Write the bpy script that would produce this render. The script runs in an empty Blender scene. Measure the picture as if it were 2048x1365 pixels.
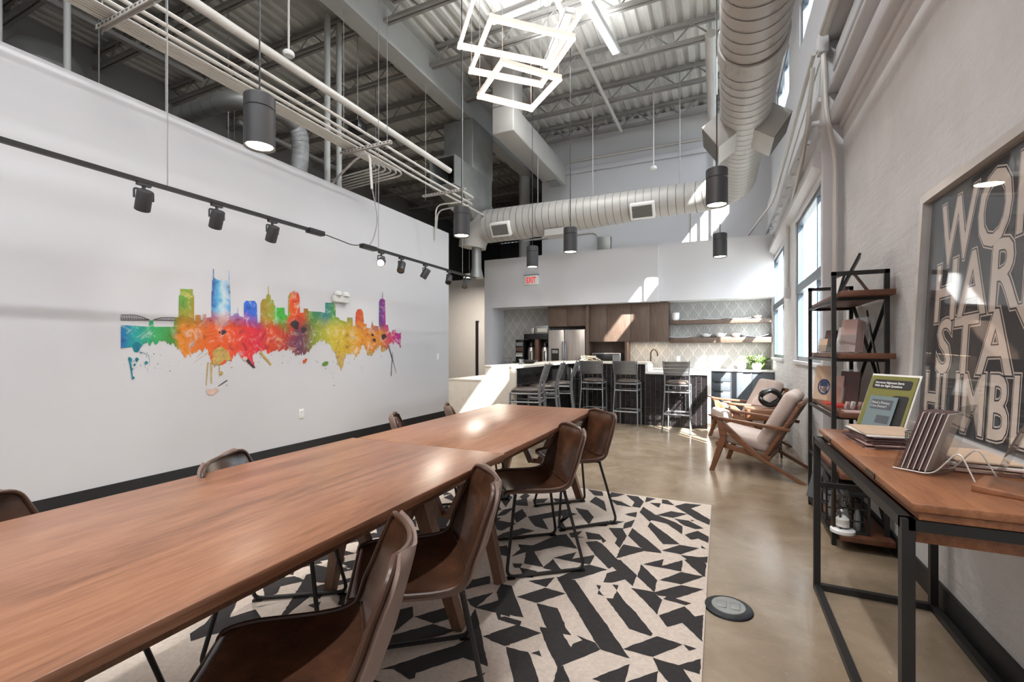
import bpy, bmesh, math, random
from mathutils import Vector as V, Matrix
random.seed(7)
SC = bpy.context.scene
COL = SC.collection
PI = math.pi
# ---------------------------------------------------------------- camera
CAM_H = 1.277
TH = math.atan(416 / 910.0)
cd = bpy.data.cameras.new('camera')
cd.sensor_fit = 'HORIZONTAL'; cd.sensor_width = 36.0; cd.lens = 910.0 / 2048 * 36
cd.shift_y = 17.5 / 2048; cd.clip_start = 0.02; cd.clip_end = 200
cam = bpy.data.objects.new('camera', cd)
cam.location = (0, 0, CAM_H); cam.rotation_euler = (PI / 2, 0, TH)
COL.objects.link(cam); SC.camera = cam
# ---------------------------------------------------------------- world, sun, exposure
SKY_STRENGTH = 9.0
SUN_STRENGTH = 34.0
SUN_DIR = V((-0.77, 1.0, -1.0))
EXPOSURE = 0.24
w = bpy.data.worlds.new('sky'); SC.world = w; w.use_nodes = True
bg = w.node_tree.nodes['Background']
bg.inputs['Color'].default_value = (0.86, 0.93, 1.0, 1); bg.inputs['Strength'].default_value = SKY_STRENGTH
sl = bpy.data.lights.new('sun', 'SUN'); sl.energy = SUN_STRENGTH; sl.angle = math.radians(0.6); sl.color = (1, 0.96, 0.9)
so = bpy.data.objects.new('sun', sl); COL.objects.link(so)
so.rotation_euler = SUN_DIR.to_track_quat('-Z', 'Y').to_euler(); so.location = (12, -12, 16)
SC.cycles.max_bounces = 7; SC.cycles.diffuse_bounces = 4; SC.cycles.glossy_bounces = 3; SC.cycles.transparent_max_bounces = 10; SC.cycles.caustics_reflective = False; SC.cycles.caustics_refractive = False
vs = SC.view_settings
SC.display_settings.display_device = 'sRGB'
vs.view_transform = 'Standard'; vs.look = 'None'; vs.gamma = 1.0; vs.exposure = EXPOSURE; vs.use_curve_mapping = False

# ---------------------------------------------------------------- geometry helpers
_c, _s = math.cos(TH), math.sin(TH)
def at(u, v, x=None, y=None, z=None):
    """place seen at (u, v) of the 2048x1365 photograph on the plane x, y or z = value"""
    a = (u - 1024) / 910.0; b = (700 - v) / 910.0
    r = (a * _c - _s, a * _s + _c, b)
    t = x / r[0] if x is not None else (y / r[1] if y is not None else (z - CAM_H) / r[2])
    return V((r[0] * t, r[1] * t, CAM_H + r[2] * t))
def lerp(a, b, t): return a + (b - a) * t
def fillet(pts, rad, n=5, closed=False):
    pts = [V(p) for p in pts]; out = []; N = len(pts)
    for i, p in enumerate(pts):
        if not closed and i in (0, N - 1): out.append(p); continue
        a = pts[i - 1] - p; b = pts[(i + 1) % N] - p
        r = min(rad, a.length * .49, b.length * .49)
        A = p + a.normalized() * r; Bq = p + b.normalized() * r
        for k in range(n + 1):
            t = k / n
            out.append((1 - t) ** 2 * A + 2 * t * (1 - t) * p + t * t * Bq)
    return out
ORG = {}
class B:
    def __init__(s): s.v = []; s.f = []; s.sm = []
    def add(s, vs_, fs, smooth=False):
        o = len(s.v); s.v += [V(q) for q in vs_]; s.f += [tuple(i + o for i in f) for f in fs]; s.sm += [smooth] * len(fs); return s
    def box(s, x0, x1, y0, y1, z0, z1):
        return s.add([(x, y, z) for z in (z0, z1) for y in (y0, y1) for x in (x0, x1)],
                     [(0, 2, 3, 1), (4, 5, 7, 6), (0, 1, 5, 4), (2, 6, 7, 3), (0, 4, 6, 2), (1, 3, 7, 5)])
    def obox(s, c, size, m):
        c = V(c); h = [q / 2 for q in size]
        return s.add([c + m @ V((x * h[0], y * h[1], z * h[2])) for z in (-1, 1) for y in (-1, 1) for x in (-1, 1)],
                     [(0, 2, 3, 1), (4, 5, 7, 6), (0, 1, 5, 4), (2, 6, 7, 3), (0, 4, 6, 2), (1, 3, 7, 5)])
    def bar(s, p0, p1, w_, h_, up=(0, 0, 1), w2=None, h2=None):
        p0, p1 = V(p0), V(p1); d = (p1 - p0).normalized(); up = V(up)
        a = d.cross(up)
        if a.length < 1e-4: a = d.cross(V((1, 0, 0)))
        a.normalize(); b = a.cross(d).normalized()
        w2 = w_ if w2 is None else w2; h2 = h_ if h2 is None else h2
        vs_ = [p0 + a * i * w_ / 2 + b * j * h_ / 2 for i, j in ((-1, -1), (1, -1), (1, 1), (-1, 1))] + \
              [p1 + a * i * w2 / 2 + b * j * h2 / 2 for i, j in ((-1, -1), (1, -1), (1, 1), (-1, 1))]
        return s.add(vs_, [(3, 2, 1, 0), (4, 5, 6, 7), (0, 1, 5, 4), (1, 2, 6, 5), (2, 3, 7, 6), (3, 0, 4, 7)])
    def tube(s, pts, r, n=8, closed=False, caps=True, sy=1.0):
        pts = [V(p) for p in pts]; N = len(pts); rs = r if isinstance(r, (list, tuple)) else [r] * N
        ts = []
        for i in range(N):
            a = pts[i - 1] if (i or closed) else pts[0]; b = pts[(i + 1) % N] if (i < N - 1 or closed) else pts[-1]
            ts.append((b - a).normalized())
        nrm = ts[0].orthogonal().normalized()
        if abs(ts[0].z) > .9: nrm = (V((1, 0, 0)) - ts[0] * ts[0].x).normalized()
        vs_ = []; o = 0
        for i in range(N):
            nrm = (nrm - ts[i] * nrm.dot(ts[i])).normalized(); bn = ts[i].cross(nrm)
            for k in range(n):
                a = 2 * PI * k / n + (PI / 4 if n == 4 else 0)
                vs_.append(pts[i] + (nrm * math.cos(a) + bn * math.sin(a) * sy) * rs[i])
        fs = []
        for i in range(N if closed else N - 1):
            for k in range(n):
                j = (i + 1) % N
                fs.append((i * n + k, i * n + (k + 1) % n, j * n + (k + 1) % n, j * n + k))
        s.add(vs_, fs, n > 4)
        if caps and not closed:
            o = len(s.v) - N * n
            s.f.append(tuple(o + k for k in reversed(range(n)))); s.f.append(tuple(o + (N - 1) * n + k for k in range(n))); s.sm += [False, False]
        return s
    def cyl(s, p0, p1, r, r2=None, n=16, caps=True): return s.tube([p0, p1], [r, r if r2 is None else r2], n, caps=caps)
    def lathe(s, prof, c=(0, 0, 0), n=20, sx=1.0, sy=1.0, caps=True):
        c = V(c); vs_ = []; fs = []; m = len(prof)
        for k in range(n):
            a = 2 * PI * k / n
            for r, z in prof: vs_.append(c + V((r * math.cos(a) * sx, r * math.sin(a) * sy, z)))
        for k in range(n):
            for i in range(m - 1):
                q = (k + 1) % n
                fs.append((k * m + i, q * m + i, q * m + i + 1, k * m + i + 1))
        s.add(vs_, fs, True)
        for i, rev in ((0, True), (m - 1, False)):
            if caps and prof[i][0] > 1e-4:
                o = len(s.v) - n * m; ids = [o + k * m + i for k in range(n)]
                s.f.append(tuple(reversed(ids)) if rev else tuple(ids)); s.sm.append(False)
        return s
    def prism(s, poly, fn0, fn1):
        """polygon of 2-d points, fn0/fn1 turn (a,b) into the two end positions"""
        n = len(poly)
        vs_ = [fn0(*p) for p in poly] + [fn1(*p) for p in poly]
        return s.add(vs_, [tuple(reversed(range(n))), tuple(range(n, 2 * n))] + [(i, (i + 1) % n, n + (i + 1) % n, n + i) for i in range(n)])
    def grid(s, nu, nv, fn, thick=0.0, closed_u=False):
        P_ = [[V(fn(i / (nu if closed_u else nu - 1), j / (nv - 1))) for j in range(nv)] for i in range(nu)]
        def nor(i, j):
            a = P_[(i + 1) % nu if closed_u else min(i + 1, nu - 1)][j] - P_[i - 1 if closed_u else max(i - 1, 0)][j]
            b = P_[i][min(j + 1, nv - 1)] - P_[i][max(j - 1, 0)]
            c_ = a.cross(b); return c_.normalized() if c_.length > 1e-9 else V((0, 0, 1))
        vs_ = [P_[i][j] for i in range(nu) for j in range(nv)]
        fs = []
        lim = nu if closed_u else nu - 1
        for i in range(lim):
            for j in range(nv - 1):
                q = (i + 1) % nu
                fs.append((i * nv + j, q * nv + j, q * nv + j + 1, i * nv + j + 1))
        if thick:
            o = nu * nv
            vs_ += [P_[i][j] - nor(i, j) * thick for i in range(nu) for j in range(nv)]
            fs += [tuple(o + k for k in reversed(f)) for f in fs]
            rim = [i * nv for i in range(nu)] + [(nu - 1) * nv + j for j in range(1, nv)] + [i * nv + nv - 1 for i in range(nu - 2, -1, -1)] + [j for j in range(nv - 2, 0, -1)]
            for k in range(len(rim)):
                a, b = rim[k], rim[(k + 1) % len(rim)]
                fs.append((b, a, o + a, o + b))
        return s.add(vs_, fs, True)
    def build(s, name, mat, parent=None, bevel=0.0, seg=2, angle=0.7):
        me = bpy.data.meshes.new(name)
        o = bpy.data.objects.new(name, me); COL.objects.link(o)
        if parent is not None:
            org = ORG[parent.name]; o.parent = parent
        else:
            xs = [q.x for q in s.v]; ys = [q.y for q in s.v]
            org = V(((min(xs) + max(xs)) / 2, (min(ys) + max(ys)) / 2, min(q.z for q in s.v))); o.location = org
        ORG[o.name] = org
        me.from_pydata([q - org for q in s.v], [], s.f)
        me.polygons.foreach_set('use_smooth', s.sm)
        if bevel:
            bm = bmesh.new(); bm.from_mesh(me)
            bmesh.ops.remove_doubles(bm, verts=bm.verts, dist=1e-5)
            es = [e for e in bm.edges if len(e.link_faces) == 2 and e.calc_face_angle(0) > 0.5]
            bmesh.ops.bevel(bm, geom=es, offset=bevel, segments=seg, affect='EDGES', profile=0.5)
            for f in bm.faces: f.smooth = True
            bm.to_mesh(me); bm.free()
        me.validate()
        if any(s.sm) or bevel: me.set_sharp_from_angle(angle=angle if not bevel else 0.9)
        if mat: me.materials.append(mat)
        return o
def tag(o, label=None, cat=None, group=None, kind=None):
    if label: o['label'] = label
    if cat: o['category'] = cat
    if group: o['group'] = group
    if kind: o['kind'] = kind
    return o
def thing(name, label, cat, loc=(0, 0, 0), group=None, kind=None):
    o = bpy.data.objects.new(name, None); COL.objects.link(o); o.location = loc; o.empty_display_size = .1
    ORG[o.name] = V(loc)
    return tag(o, label, cat, group, kind)
def struct(o): o['kind'] = 'structure'; return o
def copy_tree(o, parent=None):
    c_ = o.copy(); COL.objects.link(c_); c_.parent = parent; ORG[c_.name] = ORG[o.name]
    for ch in list(o.children): copy_tree(ch, c_)
    return c_
def place(o, loc, rz=0.0, label=None):
    o.location = loc; o.rotation_euler = (0, 0, rz)
    if label: o['label'] = label
    return o
def light(name, kind, loc, energy, color=(1, 1, 1), parent=None, size=.1, size_y=None, direction=(0, 0, -1), spot=None, blend=.5, radius=.03):
    d = bpy.data.lights.new(name, kind); d.energy = energy; d.color = color
    if kind == 'AREA':
        d.shape = 'RECTANGLE' if size_y else 'DISK'; d.size = size
        if size_y: d.size_y = size_y
    if kind == 'SPOT': d.spot_size = spot; d.spot_blend = blend; d.shadow_soft_size = radius
    if kind == 'POINT': d.shadow_soft_size = radius
    o = bpy.data.objects.new(name, d); COL.objects.link(o)
    if parent is not None: o.parent = parent; loc = V(loc) - ORG[parent.name]
    o.location = loc; o.rotation_euler = V(direction).to_track_quat('-Z', 'Y').to_euler()
    return o
def text(body, size, fn, name, mat, parent, offset=0.0, sx=1.0, depth=0.0, align='LEFT', spacing=1.0):
    """flat lettering; fn turns (right, up, out) into a position"""
    cu = bpy.data.curves.new('lettering', 'FONT'); cu.body = body; cu.size = size; cu.offset = offset; cu.align_x = align
    cu.space_character = spacing; cu.resolution_u = 3
    to = bpy.data.objects.new('lettering', cu); COL.objects.link(to)
    dg = bpy.context.evaluated_depsgraph_get()
    me = bpy.data.meshes.new_from_object(to.evaluated_get(dg))
    vs_ = [fn(q.co.x * sx, q.co.y, depth) for q in me.vertices]; fs = [tuple(p.vertices) for p in me.polygons]
    bpy.data.objects.remove(to); bpy.data.curves.remove(cu); bpy.data.meshes.remove(me)
    b = B().add(vs_, fs)
    return b.build(name, mat, parent)

# ---------------------------------------------------------------- materials
def lin(c):
    if isinstance(c, str): c = [int(c[i:i + 2], 16) / 255 for i in (0, 2, 4)]
    else: c = [q / 255 for q in c]
    return tuple(q / 12.92 if q <= .04045 else ((q + .055) / 1.055) ** 2.4 for q in c) + (1,)
class N:
    def __init__(s, name):
        s.m = bpy.data.materials.new(name); s.m.use_nodes = True; s.t = s.m.node_tree; s.p = s.t.nodes['Principled BSDF']
    def n(s, kind, **kw):
        q = s.t.nodes.new(kind)
        for k, v_ in kw.items():
            if k.startswith('i_'):
                key = k[2:]; q.inputs[int(key) if key.isdigit() else key.replace('_', ' ')].default_value = v_
            else: setattr(q, k, v_)
        return q
    def l(s, a, b): s.t.links.new(a, b)
    def coord(s, scale=(1, 1, 1), kind='Object', rot=(0, 0, 0)):
        tc = s.n('ShaderNodeTexCoord'); mp = s.n('ShaderNodeMapping'); mp.inputs['Scale'].default_value = scale; mp.inputs['Rotation'].default_value = rot
        s.l(tc.outputs[kind], mp.inputs['Vector']); return mp.outputs['Vector']
    def noise(s, vec, scale, detail=4, rough=.55, dist=0.0):
        q = s.n('ShaderNodeTexNoise'); q.inputs['Scale'].default_value = scale; q.inputs['Detail'].default_value = detail
        q.inputs['Roughness'].default_value = rough; q.inputs['Distortion'].default_value = dist
        s.l(vec, q.inputs['Vector']); return q.outputs['Fac']
    def ramp(s, fac, stops, interp='LINEAR'):
        q = s.n('ShaderNodeValToRGB'); cr = q.color_ramp; cr.interpolation = interp
        while len(cr.elements) < len(stops): cr.elements.new(.5)
        for e, (p, c) in zip(cr.elements, stops): e.position = p; e.color = c
        s.l(fac, q.inputs['Fac']); return q.outputs['Color']
    def math(s, op, a, b=None, c=None, clamp=False):
        q = s.n('ShaderNodeMath', operation=op, use_clamp=clamp)
        for i, x in enumerate((a, b, c)):
            if x is None: continue
            if isinstance(x, (int, float)): q.inputs[i].default_value = x
            else: s.l(x, q.inputs[i])
        return q.outputs[0]
    def mix(s, fac, a, b, blend='MIX'):
        q = s.n('ShaderNodeMix', data_type='RGBA', blend_type=blend)
        for sock, x in ((q.inputs['Factor'], fac), (q.inputs['A'], a), (q.inputs['B'], b)):
            if isinstance(x, (int, float, tuple)): sock.default_value = x
            else: s.l(x, sock)
        return q.outputs['Result']
    def bump(s, h, strength=.3, dist=.01):
        q = s.n('ShaderNodeBump'); q.inputs['Strength'].default_value = strength; q.inputs['Distance'].default_value = dist
        s.l(h, q.inputs['Height']); s.l(q.outputs['Normal'], s.p.inputs['Normal'])
    def base(s, col): 
        if isinstance(col, tuple): s.p.inputs['Base Color'].default_value = col
        else: s.l(col, s.p.inputs['Base Color'])
    def set(s, rough=.5, metal=0.0, spec=.5, coat=0.0):
        s.p.inputs['Roughness'].default_value = rough; s.p.inputs['Metallic'].default_value = metal
        s.p.inputs['Specular IOR Level'].default_value = spec; s.p.inputs['Coat Weight'].default_value = coat; return s.m
def plain(name, c, rough=.5, metal=0.0, var=.06, scale=9.0, bump=0.0, spec=.5):
    k = N(name); c = lin(c); nz = k.noise(k.coord(), scale, 3)
    d = tuple(q * (1 - var) for q in c[:3]) + (1,); e = tuple(min(1, q * (1 + var)) for q in c[:3]) + (1,)
    k.base(k.ramp(nz, [(.3, d), (.7, e)]))
    if bump: k.bump(k.noise(k.coord(), scale * 12, 3), bump, .003)
    return k.set(rough, metal, spec)
def wood(name, c1, c2, axis='Y', scale=1.0, rough=.4, c3=None, spec=.5, fine=1.0):
    k = N(name); sc = {'X': (.12, 1, 1), 'Y': (1, .12, 1), 'Z': (1, 1, .12)}[axis]
    vec = k.coord(tuple(q * scale for q in sc))
    a = k.noise(vec, 11, 8, .62, .7); b = k.noise(vec, 95 * fine, 4, .65, .2)
    st = k.noise(k.coord(tuple(q * scale * (.35 if q < 1 else 1.6) for q in sc)), 26 * fine, 5, .7, .3)
    col = k.ramp(a, [(.28, lin(c1)), (.5, lin(c3 or c2)), (.72, lin(c2))])
    col = k.mix(.28, col, k.ramp(b, [(.35, lin(c1)), (.65, lin(c2))]))
    k.base(k.mix(k.math('MULTIPLY', k.ramp(st, [(.58, (0, 0, 0, 1)), (.68, (1, 1, 1, 1))]), .55), col, lin(c1)))
    k.bump(b, .08, .002); return k.set(rough, 0, spec)
def emit(name, c, strength):
    k = N(name); k.base(lin(c)); k.p.inputs['Emission Color'].default_value = lin(c); k.p.inputs['Emission Strength'].default_value = strength
    return k.set(.5)
def clear(name, tint=(1, 1, 1, 1), gloss=.08, rough=.02):
    m = bpy.data.materials.new(name); m.use_nodes = True; t = m.node_tree; t.nodes.remove(t.nodes['Principled BSDF'])
    a = t.nodes.new('ShaderNodeBsdfTransparent'); a.inputs[0].default_value = tint
    g = t.nodes.new('ShaderNodeBsdfGlossy'); g.inputs['Roughness'].default_value = rough
    mx = t.nodes.new('ShaderNodeMixShader'); mx.inputs[0].default_value = gloss
    fr = t.nodes.new('ShaderNodeLayerWeight'); fr.inputs[0].default_value = .5
    pw = t.nodes.new('ShaderNodeMath'); pw.operation = 'POWER'; pw.inputs[1].default_value = 5.0; t.links.new(fr.outputs['Facing'], pw.inputs[0])
    ad = t.nodes.new('ShaderNodeMath'); ad.operation = 'MULTIPLY_ADD'; ad.inputs[1].default_value = .45; ad.inputs[2].default_value = gloss * .5
    t.links.new(pw.outputs[0], ad.inputs[0]); t.links.new(ad.outputs[0], mx.inputs[0])
    t.links.new(a.outputs[0], mx.inputs[1]); t.links.new(g.outputs[0], mx.inputs[2]); t.links.new(mx.outputs[0], t.nodes['Material Output'].inputs[0])
    return m
M = {}
M['paint'] = plain('white_paint', (208, 208, 211), .75, var=.012, scale=1.5)
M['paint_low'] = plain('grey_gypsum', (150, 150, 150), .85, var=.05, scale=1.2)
k = N('painted_masonry'); vec = k.coord()
n1 = k.noise(vec, 2.2, 5, .6); n2 = k.noise(vec, 26, 5, .65); n3 = k.noise(k.coord((1, .35, 3)), 5, 4, .6)
k.base(k.ramp(n1, [(.3, lin((206, 207, 208))), (.7, lin((220, 221, 222)))])); k.bump(k.math('ADD', k.math('MULTIPLY', n2, .6), k.math('MULTIPLY', n3, .9)), .75, .016); M['masonry'] = k.set(.7)
k = N('polished_concrete'); vec = k.coord()
n1 = k.noise(vec, .55, 6, .62, .4); n2 = k.noise(vec, 3.2, 6, .65, .6); n3 = k.noise(vec, 45, 4, .7)
c = k.ramp(n1, [(.28, lin((112, 94, 74))), (.5, lin((142, 124, 102))), (.72, lin((166, 152, 134)))])
c = k.mix(.45, c, k.ramp(n2, [(.25, lin((98, 82, 64))), (.55, lin((146, 130, 110))), (.78, lin((178, 166, 150)))]))
c = k.mix(k.math('MULTIPLY', k.math('GREATER_THAN', n3, .66), .25), c, lin((190, 182, 170)))
k.base(c); k.l(k.math('MULTIPLY_ADD', n2, .22, .1), k.p.inputs['Roughness']); k.bump(n2, .03, .004); k.set(.2); M['floor'] = k.m
k.l(k.math('MULTIPLY_ADD', n2, .22, .1), k.p.inputs['Roughness'])
M['deck'] = plain('grey_steel_deck', (206, 206, 202), .6, 0, .12, 1.3)
M['joist'] = plain('grey_joist_paint', (150, 148, 145), .6, 0, .08, 3)
M['beam'] = plain('pale_grey_steel_paint', (176, 178, 176), .55, 0, .05, 2)
M['galv'] = plain('painted_duct_metal', (174, 172, 168), .5, .15, .04, 2)
M['galvdark'] = plain('galvanised_sheet', (150, 152, 150), .42, .5, .12, 3)
M['conduit'] = plain('pale_conduit', (206, 203, 198), .45, .1, .05, 4)
M['rod'] = plain('grey_rod', (150, 150, 148), .5, .2)
M['seam'] = plain('duct_seam_grey', (98, 96, 92), .6)
M['black'] = plain('black_powder_coat', (38, 37, 37), .45, .2, .1, 6)
M['blackmat'] = plain('matte_black_lamp', (58, 58, 60), .5, .1, .05, 6)
M['base'] = plain('black_vinyl_base', (34, 34, 36), .5)
M['frame'] = plain('dark_window_frame', (84, 94, 104), .4, .4)
M['glass'] = clear('window_glass', (.97, .99, 1, 1), .04)
M['acrylic'] = clear('clear_acrylic', (.93, .94, .94, 1), .2)
M['poster_glass'] = clear('picture_glass', (1, 1, 1, 1), .12)
M['lampglow'] = emit('lamp_lens_glow', (255, 246, 226), 14)
M['led'] = emit('warm_led_strip', (255, 214, 188), 14)
M['tube'] = emit('fluorescent_diffuser', (250, 252, 255), .6)
M['ledbody'] = plain('white_led_profile', (232, 222, 216), .4)
M['white'] = plain('white_ceramic', (236, 236, 236), .25, var=.01)
M['plastic'] = plain('white_plastic', (230, 230, 228), .4, var=.01)
M['table'] = wood('walnut_table_veneer', (104, 68, 50), (174, 126, 97), 'Y', .8, .31, (152, 105, 79))
M['tableleg'] = wood('dark_walnut_leg', (82, 58, 44), (124, 92, 72), 'Z', 1.2, .45)
M['shelfwood'] = wood('reclaimed_dark_wood', (60, 34, 24), (108, 68, 48), 'Y', 1.2, .45)
M['deskwood'] = wood('warm_acacia', (100, 60, 38), (166, 114, 80), 'Y', 1.0, .38, (142, 92, 62))
M['teak'] = wood('teak_frame', (74, 46, 31), (128, 86, 60), 'X', 1.3, .4)
M['cab'] = wood('grey_brown_laminate', (78, 62, 52), (112, 94, 82), 'Z', 2.2, .5, (98, 80, 69), fine=1.4)
k = N('brown_leather'); vec = k.coord(); n1 = k.noise(vec, 5, 4, .6); n2 = k.noise(vec, 170, 3, .6)
k.base(k.ramp(n1, [(.3, lin((50, 34, 26))), (.55, lin((78, 51, 37))), (.8, lin((112, 73, 49)))])); k.bump(n2, .12, .002); M['leather'] = k.set(.25, 0, .8)
M['taupe'] = plain('taupe_suede_shell', (126, 104, 94), .55, var=.08, scale=12, bump=.2)
M['piping'] = plain('leather_piping', (74, 48, 35), .32)
M['stitch'] = plain('tan_thread', (168, 132, 100), .7)
M['steel'] = plain('brushed_aluminium', (138, 140, 143), .38, .75, .05, 14)
M['vinyl'] = plain('dark_vinyl_seat', (62, 52, 46), .35)
k = N('stainless'); n1 = k.noise(k.coord((1, 1, .02)), 60, 3); k.base(k.ramp(n1, [(.3, lin((176, 168, 160))), (.7, lin((206, 198, 190)))])); M['stainless'] = k.set(.3, .85)
k = N('oatmeal_fabric'); n1 = k.noise(k.coord(), 220, 2, .7); n2 = k.noise(k.coord(), 6, 3)
k.base(k.mix(.5, k.ramp(n1, [(.3, lin((158, 140, 131))), (.7, lin((204, 188, 180)))]), k.ramp(n2, [(.3, lin((176, 159, 150))), (.7, lin((192, 176, 168)))]))); k.bump(n1, .3, .002); M['fabric'] = k.set(.9)
M['quartz'] = plain('pale_beige_quartz', (204, 198, 186), .35, var=.05, scale=14)
M['quartzw'] = plain('white_quartz', (232, 230, 226), .3, var=.02)
k = N('glazed_black_tile'); n1 = k.noise(k.coord((1, 1, 1), 'Object'), 3, 2); oi = k.n('ShaderNodeObjectInfo')
k.base(k.mix(oi.outputs['Random'], lin((14, 14, 16)), lin((33, 29, 30)))); k.bump(k.noise(k.coord(), 14, 2), .25, .006); M['tile'] = k.set(.16, 0, .7)
M['grout'] = plain('grey_grout', (98, 94, 94), .8)
M['slate'] = plain('slate_cabinet_paint', (84, 89, 95), .5, var=.02)
M['gun'] = plain('dark_handle', (40, 42, 46), .4, .5)
k = N('fan_wallpaper'); tc = k.n('ShaderNodeTexCoord'); sp = k.n('ShaderNodeSeparateXYZ'); k.l(tc.outputs['Object'], sp.inputs[0])
X_ = k.math('DIVIDE', sp.outputs['X'], .20); Z_ = k.math('DIVIDE', sp.outputs['Z'], .30)
A_ = k.math('ADD', X_, Z_); B_ = k.math('SUBTRACT', Z_, X_)
fa = k.math('FRACT', A_); fb = k.math('FRACT', B_)
lx = k.math('MULTIPLY', k.math('SUBTRACT', fa, fb), .5); lz = k.math('MULTIPLY', k.math('ADD', fa, fb), .5)
ang = k.math('ARCTAN2', k.math('MULTIPLY', lx, .20), k.math('MULTIPLY', lz, .30))
fan = k.math('ABSOLUTE', k.math('SUBTRACT', k.math('FRACT', k.math('ADD', k.math('MULTIPLY', ang, 4.0), .5)), .5))
dist = k.math('MULTIPLY', k.math('MULTIPLY', fan, .25), k.math('ADD', lz, .02))
ray = k.math('LESS_THAN', dist, .0075)
edge = k.math('LESS_THAN', k.math('MINIMUM', fa, fb), .03)
msk = k.math('MULTIPLY', k.math('MAXIMUM', ray, edge), .75)
k.base(k.mix(msk, lin((160, 160, 157)), lin((214, 214, 210)))); M['paper'] = k.set(.6)
M['cream'] = plain('cream_rug_wool', (206, 192, 180), .95, var=.10, scale=60, bump=.5)
M['char'] = plain('charcoal_rug_wool', (46, 43, 43), .95, var=.18, scale=60, bump=.5)
M['hallwall'] = plain('warm_grey_paint', (196, 192, 188), .8, var=.02)
M['red'] = plain('red_print', (196, 48, 40), .5)
M['paperwhite'] = plain('white_paper', (232, 230, 226), .6, var=.02)
M['papertan'] = plain('kraft_card', (196, 170, 146), .7, var=.05)
M['papermauve'] = plain('pinkish_brochure', (196, 168, 160), .6, var=.06)
M['brochure'] = plain('plum_brochure', (92, 70, 70), .5, var=.1)
M['blue'] = plain('navy_print', (48, 66, 104), .5)
M['olive'] = plain('olive_green_print', (120, 118, 60), .5, var=.04)
M['slateprint'] = plain('grey_teal_print', (116, 132, 134), .5, var=.03)
M['dkprint'] = plain('near_black_print', (44, 44, 44), .5)
M['posterblack'] = plain('charcoal_poster_paper', (58, 58, 62), .6, var=.05)
M['postercream'] = plain('cream_lettering', (226, 212, 200), .6, var=.02)
M['alum'] = plain('silver_picture_frame', (212, 207, 203), .3, .2)
M['leaf'] = plain('succulent_green', (82, 104, 52), .5, var=.3, scale=30)
M['leaf2'] = plain('pale_leaf_green', (146, 160, 112), .5, var=.25, scale=30)
M['foil'] = N('crinkled_foil'); k = M['foil']; k.base(lin((200, 202, 205))); k.bump(k.noise(k.coord(), 55, 4, .7), 1.0, .02); M['foil'] = k.set(.22, 1.0)
M['bronze'] = plain('bronze_tap', (96, 76, 58), .3, .8)
M['coffee'] = plain('black_gloss_plastic', (30, 28, 28), .25)
M['brownpanel'] = plain('brown_fascia', (96, 66, 52), .4)
M['wicker'] = plain('pale_wood_loops', (226, 214, 190), .5)
M['conc_out'] = plain('outdoor_concrete', (170, 168, 162), .9)
M['facade'] = plain('pale_blue_cladding', (176, 190, 204), .7)
M['ext_glass'] = plain('outdoor_dark_glazing', (70, 84, 98), .2)
# ================================================================ structure
LW, RWN, RWW = -4.78, 1.0, 0.86          # left wall, right wall near the desk, right wall at the windows
DECK = 6.45; YB = -5.0; YK = 9.65; YH = 10.4
def wall_holes(b, x0, x1, y0, y1, z0, z1, holes):
    ys = sorted({y0, y1} | {q for h in holes for q in h[:2] if y0 < q < y1}); zs = sorted({z0, z1} | {q for h in holes for q in h[2:] if z0 < q < z1})
    for i in range(len(ys) - 1):
        run = None
        for j in range(len(zs) - 1):
            cy, cz = (ys[i] + ys[i + 1]) / 2, (zs[j] + zs[j + 1]) / 2
            if any(h[0] < cy < h[1] and h[2] < cz < h[3] for h in holes): continue
            b.box(x0, x1, ys[i], ys[i + 1], zs[j], zs[j + 1])
struct(B().box(-13.0, 1.3, YB - .2, 22, -.12, 0).build('floor', M['floor']))
struct(B().box(1.3, 40, -30, 45, -.5, -.25).build('floor_outside', M['conc_out']))
wl = struct(B().box(LW - .15, LW, YB, 7.496, 0, 3.535).build('wall_left', M['paint']))
struct(B().box(LW, LW + .012, YB, 7.496, 0, .115).build('baseboard_left', M['base']))
struct(B().box(LW - .15, LW + .002, 7.496, 7.505, 0, 3.535).build('trim_1', M['paint']))
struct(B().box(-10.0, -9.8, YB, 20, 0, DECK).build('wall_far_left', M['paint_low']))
struct(B().box(-10, 1.25, YB - .2, YB, 0, DECK).build('wall_rear', M['paint']))
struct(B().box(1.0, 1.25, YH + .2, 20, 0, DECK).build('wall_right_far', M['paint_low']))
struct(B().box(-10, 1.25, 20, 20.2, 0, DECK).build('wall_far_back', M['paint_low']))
# right wall: near stretch with ledges, window stretch with openings
LOWIN = [(5.05, 6.70, 1.14, 2.87), (7.78, 9.40, 1.14, 2.87)]
CLER = [(-.35, 1.30, 5.36, 5.98), (2.37, 4.02, 5.06, 5.68), (5.09, 6.79, 5.06, 5.68), (7.74, 9.44, 5.06, 5.92)]
b = B(); b.box(RWN, 1.25, YB, 4.92, 0, 3.26); wr = struct(b.build('wall_right', M['masonry']))
b = B(); wall_holes(b, RWW, 1.0, 5.0, YH, 0, 4.2, LOWIN); struct(b.build('wall_right_window', M['masonry']))
b = B(); wall_holes(b, RWW + .06, 1.06, YB, YH, 4.2, DECK, CLER); struct(b.build('wall_right_upper', M['paint']))
b = B()
b.box(.97, 1.2, YB, 4.92, 3.26, 4.2)
for z0, z1, x0 in ((3.30, 3.44, .90), (3.58, 3.64, .88), (3.78, 3.92, .92), (4.06, 4.2, .86)): b.box(x0, .98, YB, 4.92, z0, z1)
struct(b.build('trim_2', M['paint'], bevel=.012))
b = B(); b.box(.845, 1.12, 4.92, 5.0, 0, 4.2); struct(b.build('trim_3', M['paint'], bevel=.006))       # pier between the two stretches
b = B()
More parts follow.
